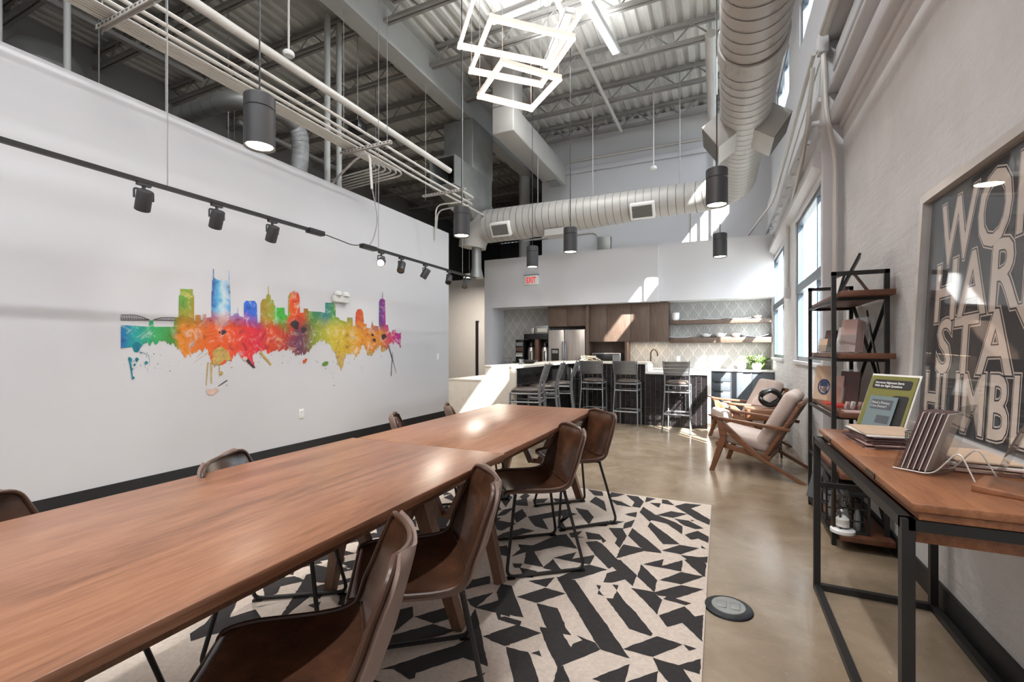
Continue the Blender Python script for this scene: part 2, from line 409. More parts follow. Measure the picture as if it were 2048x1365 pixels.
b.add([(.86, 5.0, 2.93), (.78, 5.0, 2.99), (.78, 5.0, 3.05), (.86, 5.0, 3.12), (.86, YK - .1, 2.93), (.78, YK - .1, 2.99), (.78, YK - .1, 3.05), (.86, YK - .1, 3.12)],
      [(0, 1, 2, 3), (7, 6, 5, 4), (0, 4, 5, 1), (1, 5, 6, 2), (2, 6, 7, 3)])
b.box(.82, .87, 4.98, YH, 3.28, 3.34); b.box(.82, .87, 4.98, YH, 3.56, 3.60)
for i in range(11): b.box(.80, .87, 5.15 + i * .46, 5.19 + i * .46, 3.43, 3.46)
struct(b.build('trim_4', M['paint']))
struct(B().box(.985, RWN, YB, 4.92, 0, .12).build('baseboard_right', M['base']))
# openings with frames and panes
def window(i, y0, y1, z0, z1, mull, cler=False, fr=.24):
    o = thing('window_%d' % i, None, None, (1.03, (y0 + y1) / 2, z0), kind='structure')
    x0, x1 = (.95, 1.01) if cler else (.885, .945); t = .055
    b = B(); b.box(x0, x1, y0, y0 + t, z0, z1); b.box(x0, x1, y1 - t, y1, z0, z1); b.box(x0, x1, y0 + t, y1 - t, z0, z0 + t); b.box(x0, x1, y0 + t, y1 - t, z1 - t, z1); b.build('window_frame', M['frame'], o)
    ym = y0 + (y1 - y0) * fr
    B().box(x0 + .005, x1 - .005, ym - .025, ym + .025, z0 + t, z1 - t).build('mullion', M['frame'], o)
    zs = [z0 + t, z1 - t]
    if mull: B().box(x0 - .02, x1 + .01, y0 + t, y1 - t, mull - .05, mull + .05).build('transom', M['frame'], o); zs = [z0 + t, mull - .05, mull + .05, z1 - t]
    for k in range(0, len(zs), 2):
        for a, c_ in ((y0 + t, ym - .025), (ym + .025, y1 - t)): B().box((x0 + x1) / 2 - .003, (x0 + x1) / 2 + .003, a, c_, zs[k], zs[k + 1]).build('pane', M['glass'], o)
    if not cler: B().box(.835, .885, y0, y1, z0 - .03, z0 + .004).build('window_sill', M['paint'], o)
    p = light('portal', 'AREA', (1.2, (y0 + y1) / 2, (z0 + z1) / 2), 1, size=y1 - y0, size_y=z1 - z0, direction=(-1, 0, 0)); p.data.cycles.is_portal = True
    p.rotation_euler = (PI / 2, 0, PI / 2); p.data.size, p.data.size_y = y1 - y0, z1 - z0
    return o
for i, h in enumerate(LOWIN): window(i + 1, *h, 2.02)
for i, h in enumerate(CLER): window(i + 3, *h, None, True, (.75, .5, .53, .5)[i])
# high wall behind the kitchen, kitchen shell
struct(B().box(-3.95, 1.2, YH, YH + .2, 0, DECK).build('wall_back_high', M['paint']))
struct(B().box(-3.95, .92, YH - .07, YH, 5.42, 5.54).build('trim_5', M['paint'], bevel=.02))
struct(B().box(-4.62, RWW, YK, YK + .12, 0, 2.3).build('wall_kitchen', M['paper']))
hl = B(); hl.box(-4.62, -1.07, 9.02, YK + .12, 2.205, 3.28); struct(hl.build('wall_header_left', M['paint']))
hr = B(); hr.box(-1.07, RWW, 9.13, YK + .12, 2.215, 3.30); struct(hr.build('wall_header_right', M['paint']))
struct(B().box(-4.80, -4.62, 9.02, YK + .12, 0, 3.28).build('wall_kitchen_side', M['paint']))
# passage behind the left wall
struct(B().box(-9.8, -5.35, 11.4, 11.55, 0, 3.30).build('wall_hall_back', M['hallwall']))
struct(B().box(-5.35, -4.8, 10.3, 10.45, 0, 3.42).build('wall_hall_side', M['hallwall']))
dr = thing('door_1', None, None, (-5.72, 11.34, 0), kind='structure')
B().box(-6.32, -6.24, 11.33, 11.40, 0, 2.1).build('door_jamb', M['black'], dr); B().box(-5.62, -5.54, 11.33, 11.40, 0, 2.1).build('door_jamb', M['black'], dr)
B().box(-6.24, -5.62, 11.36, 11.40, 0, 2.05).build('door_leaf', M['hallwall'], dr); B().box(-5.70, -5.67, 11.31, 11.36, .95, 1.15).build('door_handle', M['steel'], dr)
# roof: corrugated deck, joists, beam
b = B(); prof = []; x = -10.0; per = .19
while x < 1.2:
    prof += [(x, DECK), (x + .075, DECK), (x + .1, DECK + .05), (x + .165, DECK + .05)]; x += per
vs_ = [(px, YB - .2, pz) for px, pz in prof] + [(px, 20.2, pz) for px, pz in prof]; n = len(prof)
b.add(vs_, [(i, i + 1, n + i + 1, n + i) for i in range(n - 1)])
b.box(-10, 1.3, YB - .2, 20.2, DECK + .06, DECK + .14)
ceil = struct(b.build('ceiling', M['deck']))
jb = B()
for zc in (DECK - .045, DECK - .33):
    for dy in (-.035, .035): jb.box(-9.8, .9, dy - .022, dy + .022, zc - .028, zc + .02)
nseg = 34; xs = [-9.75 + (10.6) * i / nseg for i in range(nseg + 1)]
for i in range(nseg):
    zt, zb = DECK - .05, DECK - .33
    a, c_ = (zt, zb) if i % 2 == 0 else (zb, zt)
    jb.tube([(xs[i], 0, a), (xs[i + 1], 0, c_)], .013, 4, caps=False)
JY = [10.0 - 1.1667 * i for i in range(13)] + [11.4, 12.8, 14.2, 15.6, 17, 18.4]
j0 = None
for y in JY:
    if j0 is None: j0 = jb.build('joist', M['joist'], ceil); base_y = 0.0
    jo = j0 if y == JY[0] else j0.copy()
    if jo is not j0: COL.objects.link(jo)
    jo.location = (0, y, 0)
b = B(); b.box(-4.66, -4.38, YB, 19.8, 5.75, 5.79); b.box(-4.66, -4.38, YB, 19.8, 6.36, 6.40); b.box(-4.55, -4.49, YB, 19.8, 5.79, 6.36); b.build('beam', M['beam'], ceil)
for i, (cx, cy, r) in enumerate(((-4.62, 10.9, .15), (-5.15, 4.86, .042), (-5.15, 5.08, .04), (-6.2, 2.39, .03), (-6.5, 1.99, .022))):
    struct(B().cyl((cx, cy, 0), (cx, cy, 5.9 if i == 0 else 6.12), r, n=14).build('trim_%d' % (6 + i), M['beam']))
# neighbouring building seen through the panes
ng = thing('neighbour_building', 'pale blue clad building outside the tall right wall windows', 'building', (17, 8, -.25))
B().box(14, 20, 1, 34, -.25, 6).build('facade', M['facade'], ng)
B().box(13.8, 20.2, .8, 34.2, 6, 6.3).build('roof_edge', M['conc_out'], ng)
for i in range(8): B().box(13.95, 14.05, 4 + i * 3.6, 5.6 + i * 3.6, 1.0, 4.4).build('window', M['ext_glass'], ng)

hl_ = thing('passage_fill_lamp', 'added round fill lamp in the passage behind the mural wall', 'ceiling light', (-5.7, 9.9, 3.1))  # no known fixture here; lamp added to brighten the dark passage
B().lathe([(.16, 3.10), (.16, 3.16), (0, 3.16)], (-5.7, 9.9, 0), 24).build('housing', M['plastic'], hl_); B().lathe([(.15, 3.095), (0, 3.095)], (-5.7, 9.9, 0), 24).build('diffuser', M['lampglow'], hl_); B().cyl((-5.7, 9.9, 3.16), (-5.7, 9.9, DECK - .02), .006, n=6).build('stem', M['rod'], hl_)
light('passage_fill_glow', 'AREA', (-5.7, 9.9, 3.08), 75, (1, .95, .88), size=.28)
# ================================================================ dining tables
def table(y0, y1, x0, x1, label, legs):
    t = thing('dining_table', label, 'table', ((x0 + x1) / 2, (y0 + y1) / 2, 0), 'walnut tables set end to end')
    B().box(x0, x1, y0, y1, .728, .76).build('tabletop', M['table'], t, bevel=.003)
    b = B(); b.box(x0 + .10, x0 + .13, y0 + .15, y1 - .15, .66, .728); b.box(x1 - .13, x1 - .10, y0 + .15, y1 - .15, .66, .728); b.build('apron', M['tableleg'], t)
    for ly, lean in legs:
        for sx, xe in ((-1, x0), (1, x1)):
            B().bar((xe - sx * .30, ly, .66), (xe - sx * .10, ly + lean, .0096), .075, .06, (0, 1, 0), .05, .045).build('leg', M['tableleg'], t)
            B().bar((xe - sx * .26, ly - .02, .66), (xe - sx * .44, ly - .02, .30), .05, .04, (0, 1, 0)).build('brace', M['tableleg'], t)
        B().box(x0 + .2, x1 - .2, ly - .035, ly + .035, .66, .728).build('crossbar', M['tableleg'], t)
        B().bar((x0 + .42, ly, .31), (x1 - .42, ly, .31), .04, .04).build('stretcher', M['tableleg'], t)
    return t
table(2.05, 3.90, -1.935, -.985, 'far walnut dining table ending towards the bar', ((2.28, -.06), (3.70, .06)))
table(.20, 2.045, -1.965, -.975, 'near walnut dining table running out of the picture', ((.42, -.06), (1.72, .06)))
# ================================================================ bucket chairs
PROF = [(.225, .450, .19, .0), (.212, .462, .212, .008), (.14, .462, .228, .014), (.05, .453, .234, .02), (-.05, .442, .238, .03), (-.12, .440, .240, .042), (-.172, .455, .241, .056),
        (-.207, .493, .241, .066), (-.230, .545, .239, .068), (-.250, .60, .234, .064), (-.266, .66, .226, .058), (-.281, .714, .216, .05), (-.289, .744, .206, .046), (-.2945, .764, .182, .042), (-.2975, .774, .135, .038)]
def prof_at(t):
    q = t * (len(PROF) - 1); i = min(int(q), len(PROF) - 2); f = q - i
    P0, P1, P2, P3 = PROF[max(i - 1, 0)], PROF[i], PROF[i + 1], PROF[min(i + 2, len(PROF) - 1)]
    return [0.5 * (2 * b_ + (c_ - a_) * f + (2 * a_ - 5 * b_ + 4 * c_ - d_) * f * f + (3 * b_ - a_ - 3 * c_ + d_) * f ** 3) for a_, b_, c_, d_ in zip(P0, P1, P2, P3)]
def shell(i, j):
    x, z, w_, cup = prof_at(i); s_ = 2 * j - 1
    tn = V(prof_at(min(i + .14, 1))[:2]) - V(prof_at(max(i - .14, 0))[:2]); tn.normalize()
    nx, nz = (tn.y, -tn.x) if True else (0, 1)
    k_ = abs(s_) ** 2.2 * cup
    return (x + nx * k_, s_ * w_, z + nz * k_)
def make_chair():
    t = thing('bucket_chair', 'x', 'chair', group='brown leather bucket chairs around the tables')
    sh = B().grid(34, 21, shell, -.008).build('seat_shell', M['leather'], t, angle=1.2)
    def outer(i, j):
        i = .012 + .976 * i; j = .022 + .956 * j
        e_ = .004; a = V(shell(min(i + e_, 1), j)) - V(shell(max(i - e_, 0), j)); c_ = V(shell(i, min(j + e_, 1))) - V(shell(i, max(j - e_, 0)))
        return V(shell(i, j)) + a.cross(c_).normalized() * .0085
    B().grid(34, 21, outer, -.011).build('outer_shell', M['taupe'], t, angle=1.2)
    loop = [V(shell(i / 33, 0)) for i in range(34)] + [V(shell(1, j / 20)) for j in range(1, 20)] + [V(shell(i / 33, 1)) for i in range(33, -1, -1)] + [V(shell(0, j / 20)) for j in range(19, 0, -1)]
    B().tube(loop, .0085, 8, closed=True).build('piping', M['piping'], sh)
    B().tube([V(shell(.44, .04 + .92 * j / 16)) + V((.004, 0, .003)) for j in range(17)], .0022, 5).build('seam', M['piping'], sh)
    st = [V(shell(i / 40, .975)) + V((.0, .0, .004)) for i in range(20, 40)]
    for sy in (-1, 1):
        pts = fillet([(.15, sy * .15, .428), (.225, sy * .255, .011), (-.235, sy * .255, .011), (-.15, sy * .15, .428)], .05, 5)
        B().tube(pts, .0095, 8).build('sled_leg', M['black'], t)
        for fx in (.20, -.21): B().box(fx - .022, fx + .022, sy * .255 - .014, sy * .255 + .014, 0, .009).build('foot_pad', M['coffee'], t)
    for fx in (.15, -.15): B().tube([(fx, -.16, .427), (fx, .16, .427)], .0095, 8).build('crossbar', M['black'], t)
    B().tube([(.15, -.15, .427), (-.15, .15, .427)], .006, 6).build('seat_brace', M['black'], t)
    return t
ch0 = make_chair()
FA = math.atan2(-.61, -.79)
SPOTS = [((-.98, .80, .009), FA, 'brown leather bucket chair cut off by the bottom edge of the picture'),
         ((-1.03, 1.40, .009), FA, 'brown leather bucket chair, second from the front on the rug side'),
         ((-1.05, 2.61, .009), FA, 'brown leather bucket chair, third from the front on the rug side'),
         ((-1.03, 3.37, .009), FA + .08, 'brown leather bucket chair furthest from the camera on the rug side'),
         ((-1.93, .66, .009), .45, 'bucket chair at the far left edge of the picture, between table and mural wall'),
         ((-1.81, 1.46, .009), .58, 'bucket chair on the mural side with only its slanting top above the near table'),
         ((-1.97, 2.86, .009), .66, 'bucket chair on the mural side behind the joint of the two tables'),
         ((-1.95, 3.56, .009), .66, 'bucket chair on the mural side nearest to the bar')]
for i, (loc, rz, lb) in enumerate(SPOTS):
    place(ch0 if i == 0 else copy_tree(ch0), loc, rz, lb)
# ================================================================ rug
rug = thing('area_rug', 'large black and cream geometric rug under the dining tables', 'rug', (-1.3, 1.9, 0))
RX0, RX1, RY0, RY1 = -2.55, -.064, .15, 4.06
B().box(RX0, RX1, RY0, RY1, 0, .0075).build('rug_field', M['cream'], rug)
# dark figures of the weave, millimetres on the floor
RP = '''-832 2416 -725 2424 -543 2176 -464 2075 -376 1952 -337 1900 -459 1906 -490 1940 -537 2005 -607 2106 -736 2279
-835 2123 -723 2123 -636 1987 -600 1948 -637 1941 -579 1868 -576 1893 -546 1936 -580 1957 -490 1940 -459 1906 -575 1749 -590 1726 -660 1814 -727 1909 -751 1945 -719 1954 -755 1999
-608 2422 -580 2422 -581 2374
-581 2374 -543 2325 -580 2332
-531 2460 -496 2466 -495 2413
-494 2408 -437 2322 -369 2245 -273 2108 -279 2087 -375 2102 -424 2170 -531 2313 -496 2323
-376 1948 -252 2100 -144 2086 -254 1949
-144 2086 -90 2082 -120 2053
-431 2467 -315 2477 -268 2416 -273 2269 -331 2348
-314 2472 -192 2609 -77 2611 -205 2457 -127 2442 -156 2412 -264 2424 -251 2459 -289 2450
-267 2266 -160 2399 -106 2330 -72 2361 -70 2141 -158 2252 -218 2187
-254 1946 -151 1941 -70 2022 -71 1922 -133 1925 -97 1864 -178 1826 -221 1877
-330 1757 -221 1874 -221 1807
-448 1723 -333 1865 -330 1757 -408 1721
-424 2763 -314 2612 -311 2473 -421 2604
-303 2617 -200 2762 -82 2759 -192 2615
-415 2768 -311 2887 -310 2793 -205 2919 -200 2769
-199 2930 -98 2992 -74 2924 -76 2762 -90 2762
-646 2725 -548 2770 -423 2617 -426 2489 -478 2544 -535 2478 -578 2465 -584 2572 -542 2627 -584 2675
-722 2597 -592 2619 -694 2472 -777 2387 -823 2407
-950 2133 -848 2277 -730 2270 -835 2123
-1020 2223 -951 2127 -845 1982 -985 1964 -1016 1965 -1047 2026 -1020 2067 -1061 2130 -1077 2217
-956 2305 -836 2407 -844 2285
-983 1960 -962 1979 -946 1941 -931 1953 -842 1954 -836 1914 -950 1919
-935 1810 -851 1917 -727 1909 -833 1763 -912 1764
-719 1765 -692 1793 -670 1761
-832 1755 -731 1762 -704 1732 -626 1621 -714 1581 -767 1660
-590 1726 -574 1748 -519 1670 -578 1644
-1094 4048 -958 4038 -919 3918 -994 3900
-881 4055 -755 4043 -801 3955 -874 3889
-748 4030 -642 4028 -578 3913 -584 3747 -646 3748 -648 3866
-859 3864 -749 3835 -644 3734 -766 3737
-574 4043 -498 4029 -544 3929 -568 3903
-448 4035 -404 4040 -335 3919 -437 3932
-532 3904 -445 3928 -445 3811
-338 3903 -260 4013 -132 4027 -211 3904 -67 3705 -69 3585 -159 3663 -236 3769
-445 3634 -351 3770 -231 3758 -322 3626
-564 3785 -454 3643 -307 3546 -244 3481 -237 3331 -356 3488 -466 3510 -473 3471 -516 3550 -572 3642
-313 3617 -211 3615 -104 3501 -157 3465 -242 3505
-204 3642 -169 3639 -187 3613
-223 3328 -142 3439 -71 3366 -69 3249 -132 3298 -176 3258
-111 3192 -77 3144 -106 3148
-337 3006 -238 3143 -119 3142 -220 2999
-220 2991 -114 3006 -68 3035 -71 2937 -110 2967 -74 2816 -79 2764 -156 2898
-569 3149 -569 3299 -451 3152 -340 2997 -333 2965 -418 2970 -463 2994
-472 3377 -469 3472 -345 3303 -238 3152 -338 3107
-578 2923 -571 3000 -455 2988 -333 2965 -436 2953 -551 2806 -576 2778
-669 3558 -590 3647 -578 3521 -639 3532
-627 3250 -634 3373 -578 3471 -576 3318
-721 3229 -634 3269 -576 3145 -583 2930 -628 2993 -629 3070
-852 3093 -757 3094 -686 3005 -698 2961 -721 3009 -805 2980
-807 2930 -744 2979 -700 2951 -578 2786 -475 2662 -541 2754 -584 2627 -708 2777
-952 3026 -878 3102 -880 2996 -826 3000 -916 2959
-1018 2954 -961 3001 -825 2810 -943 2802 -1061 2658 -936 2488 -1060 2485 -1106 2629 -1163 2535 -1157 2659 -1197 2714 -1104 2738 -1048 2879
-926 2626 -818 2761 -816 2660 -702 2770 -698 2635 -744 2629
-937 2480 -922 2612 -815 2484 -872 2473
-701 2633 -588 2617 -702 2501 -731 2605
-1056 3532 -952 3523 -868 3389 -865 3232 -999 3433
-863 3257 -749 3369 -739 3255 -859 3212
-751 3380 -638 3395 -717 3300
-992 3724 -978 3875 -877 3777 -806 3548 -901 3646
-1328 3191 -1097 3485 -1082 3409 -1000 3406 -1081 3241 -994 3105 -1056 3065 -1091 3325 -1207 3196 -1100 3023 -1209 3040
-1456 3172 -1431 3332 -1337 3200 -1352 3045
-1539 3032 -1429 3034 -1348 3035 -1393 2867 -1431 2872
-1396 2700 -1362 2838 -1277 2975 -1179 2965 -1268 2819 -1178 2820 -1347 2703
-1340 2593 -1256 2668 -1169 2532 -1258 2525
-1120 2457 -1066 2482 -1056 2426 -1085 2412
-1064 2429 -952 2429 -947 2347 -997 2338
-1762 3670 -1624 3563 -1569 3311 -1752 3537
-1571 3491 -1499 3587 -1415 3411 -1525 3390
-1444 3580 -1333 3663 -1328 3540 -1393 3480
-1298 3679 -1167 3707 -1116 3607 -1217 3560
-1253 2178 -1173 2269 -1135 2195 -1228 2086
-1171 2007 -1078 2125 -1090 1973 -1086 1958 -1122 1967
-1090 1973 -1018 2068 -1057 2125 -1015 2194 -906 1958 -985 1962 -1090 1956
-1090 1956 -956 1772 -906 1702 -844 1617 -915 1619 -963 1621 -1084 1468 -1072 1441 -1088 1429 -1180 1446 -1227 1422 -1086 1608 -1035 1669 -1007 1735 -1077 1872
-954 1776 -869 1879 -820 1774 -840 1758
-1325 1492 -1325 1617 -1209 1761 -1084 1763 -1092 1752 -1217 1586
-1321 1772 -1215 1916 -1121 1871 -1207 1766
-1444 1769 -1380 1841 -1325 1770 -1331 1622
-1498 1695 -1439 1763 -1448 1633
-1474 1577 -1437 1623 -1330 1618 -1407 1506
-1558 1692 -1454 1781 -1441 1766 -1496 1696 -1539 1653
-1350 1420 -1309 1463 -1310 1427 -1266 1374 -1285 1365 -1325 1374
-1306 1345 -1265 1369 -1171 1372 -1283 1321
-916 1489 -863 1548 -838 1583 -840 1542 -829 1529
-2154 1251 -2166 1322 -2276 1481 -2256 1559 -2137 1429 -2111 1405 -2063 1500 -1978 1466 -1958 1417 -2045 1301 -2069 1269 -2095 1217
-2256 1551 -2199 1599 -2215 1552
-2241 1668 -2260 1722 -2264 1854 -2097 1645 -2114 1589
-2264 1890 -2262 2003 -2154 1996 -2250 1861
-2121 1851 -2090 1917 -1914 1687 -1885 1544 -1884 1485 -1989 1653
-2092 1987 -2083 2105 -2032 2042
-1860 1631 -1828 1685 -1790 1625
-2097 1497 -2000 1607 -2066 1524'''
polys = []
def clip(poly, ax, lim, keep_less):
    out = []
    for i in range(len(poly)):
        a, b_ = poly[i - 1], poly[i]
        ia = (a[ax] <= lim) if keep_less else (a[ax] >= lim); ib = (b_[ax] <= lim) if keep_less else (b_[ax] >= lim)
        if ia != ib:
            t = (lim - a[ax]) / (b_[ax] - a[ax]); out.append((a[0] + (b_[0] - a[0]) * t, a[1] + (b_[1] - a[1]) * t))
        if ib: out.append(b_)
    return out
for line in RP.strip().split('\n'):
    q = [float(n_) / 1000 for n_ in line.split()]
    polys.append(list(zip(q[::2], q[1::2])))
# the design carries on, mirrored, below the tables and towards the near end
full = [('a', p) for p in polys] + [('b', [(-2.9 - x_, y_ + .05) for x_, y_ in p]) for p in polys] + [('c', [(x_, 2.5 - y_) for x_, y_ in p]) for p in polys] + [('d', [(-2.9 - x_, 2.5 - y_) for x_, y_ in p]) for p in polys]
lims = {'a': (RX0, RX1, RY0, RY1), 'b': (RX0, -1.5, 1.7, RY1), 'c': (-1.5, RX1, RY0, 1.25), 'd': (RX0, -1.5, RY0, .9)}
b = B()
rr = random.Random(3)
for key, p in full:
    x0, x1, y0, y1 = lims[key]
    for ax, lim, kl in ((0, x0, False), (0, x1, True), (1, y0, False), (1, y1, True)):
        if p: p = clip(p, ax, lim, kl)
    if len(p) < 3: continue
    ar = sum(p[i - 1][0] * p[i][1] - p[i][0] * p[i - 1][1] for i in range(len(p)))
    if abs(ar) < 1e-5: continue
    if ar < 0: p = p[::-1]
    z_ = .0080 + rr.random() * .0006
    q_ = []
    for i in range(len(p)):                          # woven, slightly stepped outline
        a, c_ = V(p[i - 1]), V(p[i]); n_ = max(1, int((c_ - a).length / .02))
        for k_ in range(n_):
            t = k_ / n_; m_ = a.lerp(c_, t); q_.append((m_.x + rr.uniform(-.002, .002), m_.y + rr.uniform(-.002, .002), z_))
    b.add(q_, [tuple(range(len(q_)))])
b.build('rug_pattern', M['char'], rug)
# ================================================================ bar
def slab(b, x0, x1, y0, y1, z0, z1): return b.box(x0, x1, y0, y1, z0, z1)
BY0, BY1 = 7.95, 8.52
bar = thing('bar_counter', 'black tiled bar with stepped pale worktop, running across the back', 'bar counter', (-1.3, 8.2, 0))
B().box(-2.395, -1.15, BY0 + .012, BY1, 0, 1.03).build('carcass', M['grout'], bar)
B().box(-1.15, -.20, BY0 + .012, BY1, 0, .86).build('low_carcass', M['grout'], bar)
B().box(-2.395, -1.12, BY0 - .02, BY1, 1.03, 1.067).build('high_worktop', M['quartz'], bar, bevel=.004)
B().box(-1.15, -1.10, BY0 - .02, BY1, .914, 1.03).build('worktop_step', M['quartzw'], bar, bevel=.003)
B().box(-1.15, -.135, BY0 - .02, BY1, .866, .914).build('low_worktop', M['quartzw'], bar, bevel=.004)
B().box(-.185, -.135, BY0 - .02, BY1, 0, .866).build('waterfall_end', M['quartzw'], bar, bevel=.004)
tw, th_ = .078, .150
tile = None
def tiles(x0, x1, ztop):
    global tile
    n_ = int((x1 - x0) / tw); w0 = (x1 - x0) / n_
    for i in range(n_):
        z = -.074 if i % 2 else 0.0
        while z < ztop - .01:
            za, zb = max(z, 0.0), min(z + th_, ztop); z += th_
            if zb - za < .015: continue
            if tile is None:
                q = B(); cw, chh = w0 / 2 - .004, .5
                q.add([(-cw, 0, .0), (cw, 0, .0), (cw, 0, 1), (-cw, 0, 1), (-cw + .006, -.012, .045), (cw - .006, -.012, .045), (cw - .006, -.012, .955), (-cw + .006, -.012, .955)],
                      [(4, 5, 6, 7), (0, 1, 5, 4), (1, 2, 6, 5), (2, 3, 7, 6), (3, 0, 4, 7)])
                tile = q.build('tile', M['tile'], bar); tile.data.transform(Matrix.Translation(ORG[bar.name])); o = tile
            else: o = tile.copy(); COL.objects.link(o)
            o.parent = bar; o.location = V((x0 + (i + .5) * w0, BY0 + .012, za + .003)) - ORG[bar.name]; o.scale = (1, 1, zb - za - .006)
tiles(-2.39, -1.155, 1.028); tiles(-1.15, -.19, .864)
# short leg of the bar, three stools along it
bl = thing('bar_counter', 'bar leg with pale stone end panel pointing towards the dining table', 'bar counter', (-2.8, 6.6, 0))
B().box(-2.84, -2.47, 5.45, BY1, 0, 1.03).build('carcass', M['grout'], bl)
B().box(-2.87, -2.40, 5.40, BY1, 1.03, 1.067).build('high_worktop', M['quartz'], bl, bevel=.004)
B().box(-2.87, -2.42, 5.40, 5.45, 0, 1.03).build('end_panel', M['quartz'], bl, bevel=.003)
B().box(-3.44, -2.875, 5.40, 5.45, 0, .84).build('low_end_panel', M['quartz'], bl, bevel=.003)
B().box(-3.44, -2.87, 5.40, 8.52, .84, .875).build('low_worktop', M['quartz'], bl, bevel=.004)
B().box(-3.40, -2.87, 5.46, 8.50, 0, .84).build('low_carcass', M['slate'], bl)
b = B(); i = 0; y = 5.46
while y < 7.93:
    z = -.074 if i % 2 else 0.0
    while z < 1.02:
        za, zb = max(z, 0), min(z + th_, 1.028); z += th_
        if zb - za > .015: b.box(-2.468, -2.456, y + .003, y + tw - .003, za + .003, zb - .003)
    y += tw; i += 1
tag(b.build('side_tile', M['tile'], bl), kind='stuff')
B().box(-2.456, -2.445, 7.05, 7.12, .60, .72).build('outlet', M['plastic'], bl)
# ================================================================ bar stools
def make_stool():
    t = thing('bar_stool', 'x', 'stool', group='metal bar stools at the bar')
    post = [(-.275, 0), (-.235, .2), (-.20, .42), (-.178, .62), (-.172, .76), (-.19, .88), (-.225, 1.0), (-.262, 1.10)]
    for s_ in (-1, 1):
        B().tube(fillet([(x_, s_ * (.205 + (.012 if z_ > .9 else 0) + .03 * (1 - min(z_ / .6, 1))), z_) for x_, z_ in post], .08, 3), .0165, 8, sy=.75).build('back_post', M['steel'], t)
        B().tube([(.215, s_ * .20, 0), (.20, s_ * .195, .735)], .0145, 8).build('front_leg', M['steel'], t)
        B().tube([(-.185, s_ * .205, .62), (.20, s_ * .197, .62)], .011, 8).build('side_rail', M['steel'], t)
        B().tube([(-.225, s_ * .222, .28), (.208, s_ * .2, .28)], .011, 8).build('side_rail', M['steel'], t)
    for x_, z_, y_ in ((-.185, .62, .205), (.20, .62, .197)): B().tube([(x_, -y_, z_), (x_, y_, z_)], .011, 8).build('rail', M['steel'], t)
    B().box(.185, .225, -.2, .2, .265, .29).build('footrest', M['steel'], t, bevel=.005)
    B().tube([(-.223, -.22, .28), (-.223, .22, .28)], .013, 8).build('rail', M['steel'], t)
    fr = B().tube(fillet([(-.17, -.205, .725), (.205, -.205, .725), (.205, .205, .725), (-.17, .205, .725)], .05, 4, closed=True), .013, 8, closed=True).build('seat_frame', M['steel'], t)
    def top(i, j):
        a = 2 * PI * i; r_ = j
        sx = math.copysign(abs(math.cos(a)) ** .55, math.cos(a)); sy = math.copysign(abs(math.sin(a)) ** .55, math.sin(a))
        k_ = [(0, .795), (.45, .797), (.75, .792), (.93, .778), (1, .758), (.97, .738), (.6, .735), (0, .735)][min(7, int(round(j * 7)))]
        return (.015 + sx * .20 * k_[0], sy * .205 * k_[0], k_[1])
    B().grid(28, 8, top, closed_u=True).build('seat_pad', M['vinyl'], t, angle=1.3)
    for i in range(4):
        z0 = .885 + i * .0545
        def sl_(u_, v_, z0=z0):
            z_ = z0 + v_ * .048; x_ = lerp(-.19, -.262, (z_ - .88) / .22); y_ = lerp(-.2, .2, u_)
            return (x_ - .028 * (1 - (2 * u_ - 1) ** 2), y_, z_)
        B().grid(11, 2, sl_, .014).build('slat', M['steel'], t)
    return t
st0 = make_stool()
for q in st0.children: q.data.transform(Matrix.Diagonal((1, .87, 1, 1)))
STP = [((-2.25, 5.42, 0), PI + .22, 'metal bar stool at the end of the bar leg, closest to the dining table'), ((-2.25, 6.02, 0), PI + .24, 'metal bar stool in the middle of the three along the bar leg'),
       ((-2.25, 6.70, 0), PI + .26, 'metal bar stool nearest to the inner corner, last along the bar leg'), ((-1.95, 7.62, 0), PI / 2 + .04, 'metal bar stool in front of the fridge, left of the three facing away'),
       ((-1.38, 7.62, 0), PI / 2 - .02, 'metal bar stool facing away, in the middle below the tap'), ((-.60, 7.60, 0), PI / 2 - .03, 'metal bar stool at the low worktop, right of the three facing away')]
for i, (loc, rz, lb) in enumerate(STP): place(st0 if i == 0 else copy_tree(st0), loc, rz, lb)
